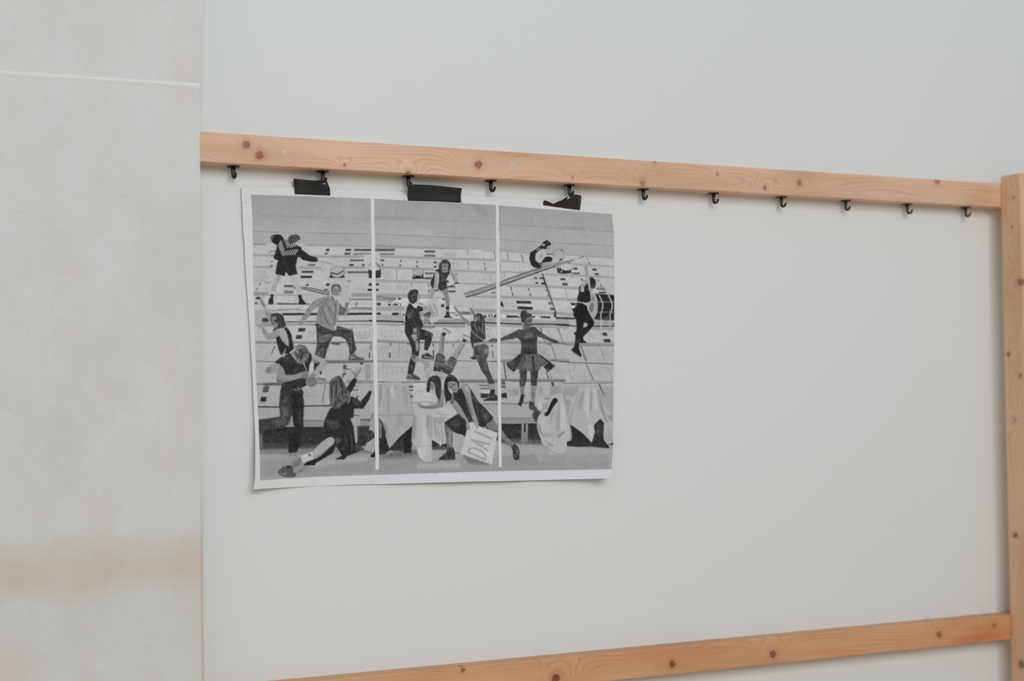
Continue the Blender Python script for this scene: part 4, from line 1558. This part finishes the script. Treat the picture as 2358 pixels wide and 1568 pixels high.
p 48 378 170 500 100 640 60 780 300 930 450 1042 580 1000 640 920 692 880 742 820 732 700 645 640 660 600 800 575 895 530 860 440 842 370 800 235 665 480 508 430 400 395 290
b 78 4 820 420 960 520 1000 600 880 620
b 70 4 330 640 480 600 500 720 400 740
c 92 2 900 530 920 600
c 80 2 760 340 780 480 800 640
c 90 1.6 630 560 640 640
b 82 3 720 200 800 330 760 340 700 260
s 142 505 70 570 24 640 60 672 170 692 320 745 500 802 690 785 765 745 700 680 565 620 385 580 235 545 160
b 110 2 600 200 640 360 700 560 660 520 600 340
b 168 2 560 50 620 70 640 160 580 140
s 146 380 290 420 300 500 400 580 540 640 670 655 780 610 760 582 625 500 540 420 440 325 340
b 115 2 340 340 420 430 520 560 580 640 480 540
p 192 640 665 830 728 1115 832 1018 1350 498 1175 580 920
c 66 2 800 690 770 760
c 66 2.4 600 740 650 780
t 158 3.2 905 1288 1035 850 -285 -125 DAI
b 110 3 520 1185 700 1250 980 1350 960 1360 640 1330 580 1260
s 150 735 650 790 680 800 720 780 765 745 720
s 146 590 700 645 680 655 780 610 765
b 205 1 880 720 960 760 900 750
@ 980 740 7.84
s 42 338 1110 380 1000 450 962 540 1008 602 1110 605 1220 560 1105 480 1082 402 1112 420 1250 470 1330 440 1420 400 1440 360 1400 335 1250
s 140 400 1115 480 1090 550 1102 582 1180 575 1270 515 1285 440 1215
b 112 2 400 1120 450 1110 440 1200 420 1180
l 50 1.6 478 1152 525 1140
l 50 1.6 435 1182 465 1195
l 60 1.4 495 1232 535 1242
c 95 1.3 490 1165 465 1205
l 42 1.8 360 1240 350 1320
l 42 1.8 380 1260 375 1470
l 42 1.8 420 1270 430 1420
l 42 1.8 450 1300 470 1480
l 42 1.6 345 1200 370 1440
l 42 1.6 480 1320 500 1480
c 100 1.6 420 1010 460 990 520 1030
c 100 1.2 580 1120 590 1200
# ===== standing dancer
@ 1110 690 7.84
s 70 108 745 190 700 272 715 272 762 150 757
c 170 1.4 180 740 240 725
s 75 1270 735 1385 760 1400 775 1290 788
c 130 1.6 1380 770 1500 790
p 72 668 1255 812 1275 802 1450 765 1570 675 1570 692 1450
p 66 870 1285 1022 1262 1002 1420 985 1570 890 1570
p 74 738 540 800 548 900 488 970 500 1050 580 1140 640 1250 700 1380 748 1372 778 1270 772 1120 705 1000 662 990 780 1002 985 900 1005 700 985 700 940 712 830 690 740 640 692 560 690 335 752 332 698 450 640 600 570 662 535
b 112 5 760 620 920 600 920 680 780 700
b 60 3 700 720 980 710 980 780 720 800
b 55 3 340 730 560 680 640 690 560 710
b 55 3 720 900 980 900 990 990 710 980
c 58 2 740 540 820 552 880 530
c 100 1.6 600 590 680 570
p 98 700 980 990 985 1080 1060 1185 1155 1060 1220 1020 1280 960 1292 860 1290 640 1260 580 1240 660 1180 720 1080
b 112 4 740 1180 860 1120 880 1260 740 1240
p 64 690 968 745 1000 720 1080 660 1180 600 1240 605 1270 570 1305 470 1222 430 1150 540 1100 620 1030
b 88 3 480 1130 600 1110 560 1180 500 1180
p 45 560 1290 600 1240 610 1260 572 1305
c 58 2 760 1000 770 1080 720 1140
c 130 1.4 830 1010 810 1100
p 46 900 1010 928 1020 958 1370 930 1360 912 1150
p 46 1000 978 1040 990 1325 1192 1190 1312 1110 1210 1190 1150 1100 1080
b 110 2 1160 1260 1200 1240 1210 1280 1180 1300
c 140 1.2 1010 1000 1100 1080 1180 1140
c 100 1.4 1040 990 1180 1090 1310 1190
s 96 750 455 860 500 862 535 800 550 745 530
s 112 780 330 890 282 908 350 892 430 880 490 820 502 762 470 750 400
b 90 2 760 360 810 340 820 480 770 460
s 60 690 265 720 202 790 190 812 240 885 255 895 292 800 330 765 420 720 405 700 330
k 45 92 1.1 32 16 760 250 55 50
l 48 1.6 825 375 862 372
l 48 1.6 885 370 902 372
l 60 2 850 448 885 450
e 215 745 430 7 16
@ 1130 820 7.84
p 74 515 440 648 428 612 545 525 548
p 122 525 540 608 560 602 700 538 700
p 52 542 698 612 698 580 840 545 912 490 880 530 780
p 68 718 425 842 425 832 535 728 540
p 140 728 535 832 530 820 640 790 835 728 822 718 650
c 190 1 735 635 815 650
b 120 2 740 600 800 660 780 780 740 760
s 60 705 830 770 830 800 900 840 960 790 985 700 945
b 90 2 740 900 800 930 790 960 750 940
# ===== drummer right
@ 1270 600 6.533
p 40 645 495 950 520 945 900 640 885 682 770 692 640
s 168 590 510 640 498 672 540 692 640 684 770 645 872 590 850 556 760 565 600
s 120 565 720 600 640 640 660 632 740 600 778
b 140 2 600 520 640 520 640 620 600 620
c 55 1.2 690 640 684 770 640 875
c 182 1.4 640 500 685 590 692 700 680 790 630 880
c 182 3 718 525 768 640 765 720 742 820 750 912
c 182 3 858 525 908 640 908 720 880 820 885 905
c 170 1.2 690 622 950 622
c 170 1.2 682 775 940 775
b 75 2 690 850 740 850 730 900 680 890
b 75 2 780 850 860 850 850 900 790 900
b 190 2 580 440 720 470 700 500 600 490
l 182 3.4 745 905 745 1000
l 182 3 748 1000 750 1110
l 182 3 880 900 880 1000
p 36 385 628 450 632 530 680 545 740 575 810 642 920 632 975 560 1065 472 1155 485 1200 540 1242 420 1242 350 1255 360 1120 380 1000 368 880 330 830 325 740 370 680
p 178 488 930 520 935 550 962 530 990 482 1012 478 985
p 38 410 400 440 368 442 470 490 470 490 395 545 330 560 400 580 480 590 600 550 632 400 622 383 580 412 480
p 168 440 455 490 455 490 470 440 470
c 172 2.4 398 622 470 640 560 675
s 160 498 65 525 42 545 60 545 130 575 230 545 330 490 395 442 465 440 370 520 255 505 150
b 130 2 500 90 515 90 540 230 520 250
s 46 572 262 600 248 650 280 668 330 650 410 590 410 578 330
c 90 1.4 630 350 650 400
c 178 2.4 560 258 566 330 580 410
s 158 555 405 600 415 615 450 590 475 560 450
p 34 345 1250 410 1240 418 1340 455 1430 442 1452 370 1400 295 1345 345 1290
b 60 1.5 365 1190 420 1190 410 1240 360 1240
c 150 2 300 1360 380 1420 440 1455
b 150 2 290 1370 380 1430 340 1420
# ===== crouching drummer
@ 1140 540 7.839
p 38 640 320 740 262 850 182 935 230 920 272 880 262 820 265 740 335 730 470 790 520 832 505 845 570 800 607 700 592 650 545 618 430
s 38 845 500 900 412 990 400 1038 440 1000 492 900 505
s 186 728 465 740 340 830 266 902 260 918 320 885 430 830 492 788 480 800 400 770 450
b 160 1.5 800 400 830 330 860 340 830 470
p 40 855 185 870 132 938 98 1000 150 1008 192 960 202 920 250 880 240 735 290 780 230
p 190 846 195 880 168 918 180 870 212
l 190 1.8 745 288 815 238
l 190 1.4 805 195 850 165
s 168 940 212 992 205 990 240 955 275 925 255
c 66 1.2 940 240 985 250
c 66 1.5 925 352 1040 355
s 170 830 522 950 495 1105 502 1080 532 900 560 845 582
b 90 1.5 800 500 870 520 850 560 810 560
s 178 1040 400 1060 310 1110 272 1190 280 1240 340 1240 430 1200 490 1120 495 1060 470
c 130 1.2 1040 400 1060 310 1110 272 1190 280 1240 340 1242 430
l 40 2.6 1168 468 1210 440
l 60 1.4 1185 288 1225 284
e 190 1285 590 112 58
c 120 1 1175 590 1200 630 1285 650 1370 630 1398 590
p 46 1110 592 1180 605 1220 640 1285 656 1372 640 1382 690 1240 712 1130 692
e 150 1150 600 20 16
e 160 1200 665 18 18
l 50 1.6 1310 500 1362 525
c 168 1.2 1610 390 1620 530
# O beam over drum
c 140 5 1100 540 1170 515 1290 485
# bench leg
@ 1130 820 7.84
g 150 120 600 1220 600 1560 555 1222 672 1222 668 1570 548 1570
p 46 598 1222 634 1222 632 1372 598 1372
c 150 1 205 1215 500 1218 820 1200
# ===== cloths right
@ 1200 880 6.533
b 156 3 640 60 860 60 760 460 700 520 640 240
b 158 3 1225 60 1390 60 1390 470 1260 330
b 150 2 690 200 770 230 740 300 680 270
p 176 660 200 720 190 780 240 720 275 680 265
b 156 2 420 60 600 60 600 160 440 200
@ 1200 880 6.533
s 66 128 295 190 310 230 400 292 462 245 560 225 605 165 500 192 430
p 42 690 890 740 640 860 700 1060 760 1100 640 1190 548 1248 610 1232 800 1332 995 1250 990 1060 965 850 972 700 960
b 58 3 1140 640 1210 640 1200 800 1140 820
s 178 272 490 330 465 345 300 420 210 500 182 600 168 640 200 670 300 705 460 765 832 690 900 682 980 622 1087 460 1085 425 1052 470 1030 400 990 310 920 288 830 240 700 238 600
s 180 195 325 270 250 340 218 480 205 478 280 425 400 362 465 290 440 235 390
b 160 3 300 330 420 300 400 400 320 420
c 130 1.6 345 465 420 420 470 280
b 155 4 300 760 420 780 540 740 460 810 320 830
b 188 4 590 240 640 300 660 700 620 900 580 700
b 158 3 520 440 560 440 560 720 520 740
c 186 2 400 520 440 560 380 720
s 36 468 270 525 238 545 290 485 370 425 480 388 512 350 490 400 420
c 90 1.4 540 250 555 300
p 174 855 115 940 80 1040 58 1170 80 1215 200 1250 300 1390 480 1392 905 1310 942 1242 862 1238 700 1248 605 1190 545 1085 640 1112 740 1062 912 930 770 738 632 705 500 760 250
b 152 3 900 160 930 160 870 420 860 300
b 186 3 950 120 1020 100 1000 400 940 420
b 154 3 1130 120 1170 160 1220 440 1180 360
b 150 3 1040 160 1070 160 1060 420 1030 400
c 150 1.6 1200 330 1260 450 1330 690
b 158 4 1280 700 1360 690 1370 880 1300 900
p 40 1310 940 1392 905 1392 945
b 150 6 300 1100 700 1090 1300 1100 1300 1160 300 1170
@ 1200 880 6.533
c 128 1.3 272 490 238 600 258 750 300 860 320 930 420 995
c 120 1.2 200 310 250 400 340 460 400 430
c 132 1.2 640 200 700 500 750 800 690 890
b 186 2 300 520 380 520 330 680 290 640
b 142 2 240 620 270 620 320 780 290 780
b 144 1.6 470 440 490 440 440 620 420 640
b 142 1.6 560 330 575 330 580 740 566 740
b 190 2 600 300 650 340 690 760 650 760
b 144 2 540 800 660 720 660 760 560 840
b 146 2 330 840 400 900 500 960 420 960
c 132 1 450 1040 520 1070 620 1075
b 190 2 210 320 300 280 330 380 260 400
b 140 1.6 360 240 470 230 400 260 350 270
c 130 1.2 855 120 820 300 770 420 740 620
b 142 1.6 940 120 956 120 900 420 884 420
b 142 1.6 1044 100 1054 100 1050 500 1040 500
b 140 1.6 1160 110 1180 110 1250 480 1230 480
b 142 1.6 1190 380 1215 360 1300 600 1280 620
b 188 2 980 140 1030 120 1020 560 980 560
b 186 2 1080 110 1130 110 1170 420 1110 420
c 128 1.2 1215 200 1260 330 1350 450 1390 490
b 146 2 1300 500 1390 490 1390 560 1340 600
b 190 2 1000 640 1090 640 1080 860 1040 860
c 120 1.2 1245 640 1245 860 1310 940
"""

# ---------------------------------------------------------------- the poster
def poly(pts, n):
    """n points at equal arc length along a Catmull-Rom curve through pts."""
    p = np.array(pts, float); m = len(p); out = []
    for i in range(m-1):
        p0, p1, p2, p3 = p[max(i-1, 0)], p[i], p[i+1], p[min(i+2, m-1)]
        for t in np.linspace(0, 1, 40, endpoint=False):
            out.append(.5*(2*p1+(p2-p0)*t+(2*p0-5*p1+4*p2-p3)*t*t+(3*p1-p0-3*p2+p3)*t**3))
    out.append(p[-1]); out = np.array(out)
    s = np.r_[0, np.cumsum(np.hypot(*np.diff(out, axis=0).T))]; s /= s[-1]
    t = np.linspace(0, 1, n)
    return np.stack([np.interp(t, s, out[:, 0]), np.interp(t, s, out[:, 1])], 1)
NS, NTT = 800, 630
E_TOP = [(556, 430.6), (620, 431), (678, 431.6), (760, 435), (860, 439), (938.7, 441.6), (1064, 450), (1160, 455.5), (1253, 461), (1340, 470), (1411, 476)]
E_BOT = [(583.6, 1127), (640, 1123.5), (706, 1120), (780, 1117), (841, 1115), (900, 1114), (1060, 1109.5), (1200, 1106.5), (1300, 1104), (1390, 1101.5), (1404, 1100)]
E_LEF = [(556, 430.6), (556.3, 446), (558.4, 492), (560, 533), (563, 561), (565, 610), (567.5, 650), (570.5, 691), (576, 770), (581.5, 865), (584, 930), (587.5, 1000), (588, 1070), (587, 1105), (583.6, 1127)]
E_RIG = [(1411, 476), (1410, 493), (1415.2, 535), (1416.6, 620), (1417, 700), (1415.5, 800), (1414, 880), (1413, 956), (1414, 1018), (1410, 1079), (1404, 1100)]
eT, eB, eL, eR = poly(E_TOP, NS), poly(E_BOT, NS), poly(E_LEF, NTT), poly(E_RIG, NTT)
s_, t_ = np.meshgrid(np.linspace(0, 1, NS), np.linspace(0, 1, NTT))
S, T = s_[..., None], t_[..., None]
PXY = (1-T)*eT[None]+T*eB[None]+(1-S)*eL[:, None]+S*eR[:, None]-((1-S)*(1-T)*eT[0]+S*(1-T)*eT[-1]+(1-S)*T*eB[0]+S*T*eB[-1])
g2 = lambda a, a0, w: np.exp(-((a-a0)/w)**2)
OFF = (.0045+.0015*np.sin(s_*9+t_*3)*t_+.0012*np.sin(t_*11+s_*4)+.0025*g2(s_, 0, .05)*(.35+.65*t_)
       +.0330*np.clip((s_-.78)/.22, 0, 1)**1.6*np.clip((t_-.55)/.45, 0, 1)**1.5+.0220*np.clip((.16-s_)/.16, 0, 1)**2*np.clip((t_-.75)/.25, 0, 1)+.0100*g2(s_, .62, .2)*np.clip((t_-.8)/.2, 0, 1)**2
       +.0012*g2(t_, .095, .02)-.0010*g2(t_, .13, .03)+.0030*(1-t_)*g2(s_, .85, .12)*g2(t_, 0, .1)
       +.0008*np.sin(s_*43+t_*9)*np.clip((t_-.93)/.07, 0, 1))
POS = at(PXY.reshape(-1, 2), (WY-OFF).reshape(-1))
# what is printed: grey picture inside the print outline, bare paper outside
img = raster_print(PRINT)
def sample(px, py):
    x = np.clip(px-PX0-.5, 0, img.shape[1]-1.001); y = np.clip(py-PY0-.5, 0, img.shape[0]-1.001)
    i, j = y.astype(int), x.astype(int); a, b = y-i, x-j
    return (img[i, j]*(1-a)*(1-b)+img[i, j+1]*(1-a)*b+img[i+1, j]*a*(1-b)+img[i+1, j+1]*a*b)
Px, Py = PXY[..., 0], PXY[..., 1]
def ip(v, pts, k): p = np.array(sorted(pts, key=lambda q: q[k])); return np.interp(v, p[:, k], p[:, 1-k])
top_l = ip(Px, [(570, 447.6), (578, 448), (760, 453.5), (854, 457.4), (900, 459.7), (1140, 472), (1150, 473), (1409, 493), (1425, 494)], 0)
bot_l = ip(Px, [(590, 1107), (599, 1106.5), (726, 1098), (850, 1094), (890, 1093), (1070, 1087), (1210, 1083.5), (1408, 1080.5), (1425, 1080)], 0)
lef_l = ip(Py, [(578.3, 440), (578.3, 448), (579.8, 480), (581, 499.5), (581.8, 560), (582.2, 640), (586, 722), (586.5, 770), (589.5, 865), (593, 930), (596.5, 998), (598, 1050), (599, 1110)], 1)
rig_l = ip(Py, [(1408, 470), (1409, 493), (1413.6, 535), (1415, 640), (1414.5, 760), (1413, 880), (1412, 956), (1412.8, 1018), (1408.5, 1079), (1405, 1110)], 1)
cl = lambda d: np.clip(d+.5, 0, 1)
inside = cl(Py-top_l)*cl(bot_l-Py)*cl(Px-lef_l)*cl(rig_l-Px)
lin = lambda g: np.where(g <= 10.3, g/255/12.92, ((g/255+.055)/1.055)**2.4)
GAIN = 1.30
val = np.clip(lin(np.clip(sample(Px, Py), 4, 235))*GAIN, 0, .95)
warm = np.clip((150-sample(Px, Py))/110, 0, 1)
ink = np.stack([val*(1+.06*warm), val*(1-.01*warm), val*(1-.04*warm)], -1)
paper = np.array([.800, .815, .845])
# pencil ticks, smudges and small marks on the bare margins
marks = np.zeros_like(Px)
for mx, my, w, h, k in ((565, 465.5, 2.2, 1.6, .35), (578, 428, 1.5, 1.5, .3), (930, 461, .7, 4, .5), (1064, 466, .7, 4, .5), (1130, 470, .7, 4, .5), (782, 452, .7, 3, .4),
                        (722, 1112, .8, 8, .25), (934, 1093, .8, 3, .5), (1002, 1091, .8, 3, .5), (1067, 1088, .8, 3, .5), (1137, 1087, .8, 3, .4), (1390, 474, 3, 1, .25), (1085, 466, 2, 1, .25), (858, 1108, 3, 6, .12), (848, 1106, 5, 4, .10)):
    marks = np.maximum(marks, k*np.exp(-((Px-mx)/w)**2-((Py-my)/h)**2))
col = inside[..., None]*ink+(1-inside[..., None])*paper*(1-marks[..., None])
me = bpy.data.meshes.new('paper_sheet')
nv, nf = NS*NTT, (NS-1)*(NTT-1)
me.vertices.add(nv); me.vertices.foreach_set('co', POS.astype(np.float32).ravel())
ii = (np.arange(NTT-1)[:, None]*NS+np.arange(NS-1)[None]).ravel()
loops = np.stack([ii, ii+NS, ii+NS+1, ii+1], 1).astype(np.int32).ravel()
me.loops.add(nf*4); me.loops.foreach_set('vertex_index', loops)
me.polygons.add(nf); me.polygons.foreach_set('loop_start', np.arange(0, nf*4, 4, dtype=np.int32))
me.polygons.foreach_set('use_smooth', np.ones(nf, bool))
me.update(calc_edges=True)
ca = me.color_attributes.new('print', 'FLOAT_COLOR', 'POINT')
ca.data.foreach_set('color', np.concatenate([col.reshape(-1, 3), np.ones((nv, 1))], 1).astype(np.float32).ravel())
poster = bpy.data.objects.new('poster', None); COL.objects.link(poster)
tag(poster, 'large black-and-white photo print in three panels, taped to the wall below the upper batten', 'poster')
tag(link('paper_sheet', me, M_PAPER, poster), 'white-bordered paper printed with performers on stepped benches')
def patch(name, grid, offs, mat, parent=None, smooth=True, thick=0.0):
    """A small sheet given as rows of pixels and rows of distances from the wall."""
    g = np.array(grid, float); of = np.array(offs, float)
    r, c = g.shape[:2]
    if of.ndim == 1: of = np.repeat(of[:, None], c, 1)
    p = at(g.reshape(-1, 2), (WY-of).ravel())
    bm = bmesh.new(); vs = [bm.verts.new(q) for q in p]
    for i in range(r-1):
        for j in range(c-1): bm.faces.new((vs[i*c+j], vs[(i+1)*c+j], vs[(i+1)*c+j+1], vs[i*c+j+1]))
    o = bm_obj(name, bm, mat, parent, None, smooth)
    if thick:
        md = o.modifiers.new('thickness', 'SOLIDIFY'); md.thickness = thick; md.offset = 0
    return o
def off_at(px, py):
    k = np.argmin((PXY[..., 0]-px)**2+(PXY[..., 1]-py)**2)
    return OFF.ravel()[k]
for (xa, ya, xb, yb, wa, wb) in ((857.2, 456.5, 868.6, 1081.5, 8.6, 8.4), (1144.8, 471.5, 1151.8, 1075.5, 7.6, 7.2)):
    rows, offs = [], []
    for k in range(61):
        t = k/60; x = xa+(xb-xa)*t+.35*math.sin(k*.9)*(0 < k < 60); y = ya+(yb-ya)*t; w = (wa+(wb-wa)*t)/2
        o = off_at(x, y)+.0006
        rows.append([(x-w, y), (x+w, y)]); offs.append([o, o])
    patch('white_strip', rows, offs, M_STRIP, poster)['label'] = 'narrow white strip dividing the print'

# ---------------------------------------------------------------- black tape
def tile(ox, oy, s, pts): return [(ox+x/s, oy+y/s) for x, y in pts]
def lerp_rows(rows, offs, n):
    """Densify between key rows."""
    R_, O_ = [], []
    for i in range(len(rows)-1):
        for k in range(n):
            t = k/n
            R_.append([tuple(np.array(a)*(1-t)+np.array(b)*t) for a, b in zip(rows[i], rows[i+1])])
            O_.append(list(np.array(offs[i])*(1-t)+np.array(offs[i+1])*t))
    R_.append(rows[-1]); O_.append(list(offs[-1]))
    return R_, O_
A = (540, 400, 6.5333)
t1 = [tile(*A, [(885, 75), (1000, 80), (1100, 92), (1200, 104), (1290, 98), (1345, 85), (1388, 100)]),
      tile(*A, [(902, 205), (1000, 207), (1100, 210), (1200, 213), (1290, 214), (1360, 212), (1438, 232)]),
      tile(*A, [(910, 306), (1000, 310), (1100, 314), (1200, 318), (1290, 322), (1365, 325), (1440, 327)])]
o1 = [[.013, .014, .017, .027, .0375, .0380, .034], [.0085, .0090, .010, .013, .0165, .0165, .0145], [.0062]*7]
tp1 = patch('tape_piece', *lerp_rows(t1, o1, 5), M_TAPE, None, True, .0006)
tag(tp1, 'leftmost piece of black cloth tape on the poster, hung on the second hook', 'tape', 'black tape pieces along the top of the poster')
tw = tile(*A, [(1322, 143), (1366, 143), (1350, 158), (1360, 170)])
patch('torn_flap', [[tw[0], tw[1]], [tw[2], tw[3]]], [[.0345, .0345], [.0310, .0300]], M_TAPEBACK, tp1, False)['label'] = 'small pale tear'
C2 = (860, 300, 4.0655)
t2 = [tile(*C2, [(320, 527), (338, 507), (356, 504), (366, 514), (372, 506), (440, 508), (520, 512), (620, 520), (700, 529), (770, 536), (828, 543)]),
      tile(*C2, [(321, 572), (338, 570), (356, 570), (366, 572), (372, 572), (440, 578), (520, 585), (620, 590), (700, 597), (770, 606), (816, 611)]),
      tile(*C2, [(325, 657), (341, 658), (358, 659), (370, 660), (382, 660), (450, 661), (520, 664), (620, 667), (700, 671), (770, 675), (820, 677)])]
o2 = [[.0365, .037, .0365, .034, .032, .026, .021, .018, .0175, .018, .020], [.017, .017, .0165, .016, .015, .0125, .0105, .009, .009, .0095, .0105], [.0062]*11]
tp2 = patch('tape_piece', *lerp_rows(t2, o2, 5), M_TAPE, None, True, .0006)
tag(tp2, 'widest piece of black cloth tape, at the middle of the poster top', 'tape', 'black tape pieces along the top of the poster')
C3 = (1130, 440, 7.128)
t3 = [tile(*C3, [(868, 165), (900, 150), (960, 175), (1030, 210), (1100, 172), (1180, 140), (1250, 90), (1300, 48), (1326, 26), (1345, 55), (1440, 62), (1490, 76)]),
      tile(*C3, [(866, 195), (902, 195), (965, 215), (1035, 233), (1110, 222), (1190, 208), (1262, 190), (1312, 182), (1345, 178), (1385, 172), (1440, 165), (1482, 150)]),
      tile(*C3, [(865, 228), (905, 234), (970, 243), (1040, 253), (1115, 264), (1195, 274), (1265, 283), (1315, 290), (1348, 294), (1385, 298), (1428, 303), (1465, 308)])]
o3 = [[.012, .014, .013, .011, .014, .020, .029, .0375, .038, .0365, .033, .028], [.009, .010, .010, .009, .0115, .0145, .018, .020, .020, .0175, .020, .0155], [.0085]*12]
tp3 = patch('tape_piece', *lerp_rows(t3, o3, 5), M_TAPE, None, True, .0006)
tag(tp3, 'crumpled rightmost black tape, pale backing folded over, on the fifth hook', 'tape', 'black tape pieces along the top of the poster')
f_top = tile(*C3, [(890, 152), (960, 140), (1050, 122), (1130, 102), (1200, 84), (1265, 66), (1290, 64)])
f_bot = tile(*C3, [(900, 152), (962, 178), (1030, 209), (1100, 174), (1180, 142), (1246, 96), (1284, 66)])
patch('folded_backing', *lerp_rows([f_top, f_bot], [[.014, .017, .021, .025, .030, .036, .0375], [.0145, .0135, .0118, .0146, .0206, .0292, .0365]], 4), M_TAPEBACK, tp3, True)['label'] = 'pale folded-over tape backing'
fl = tile(*C3, [(1266, 88), (1302, 94), (1256, 128), (1268, 136)])
patch('torn_flap', [[fl[0], fl[1]], [fl[2], fl[3]]], [[.0335, .0345], [.0300, .0295]], M_TAPEBACK, tp3, False)['label'] = 'small pale tear'
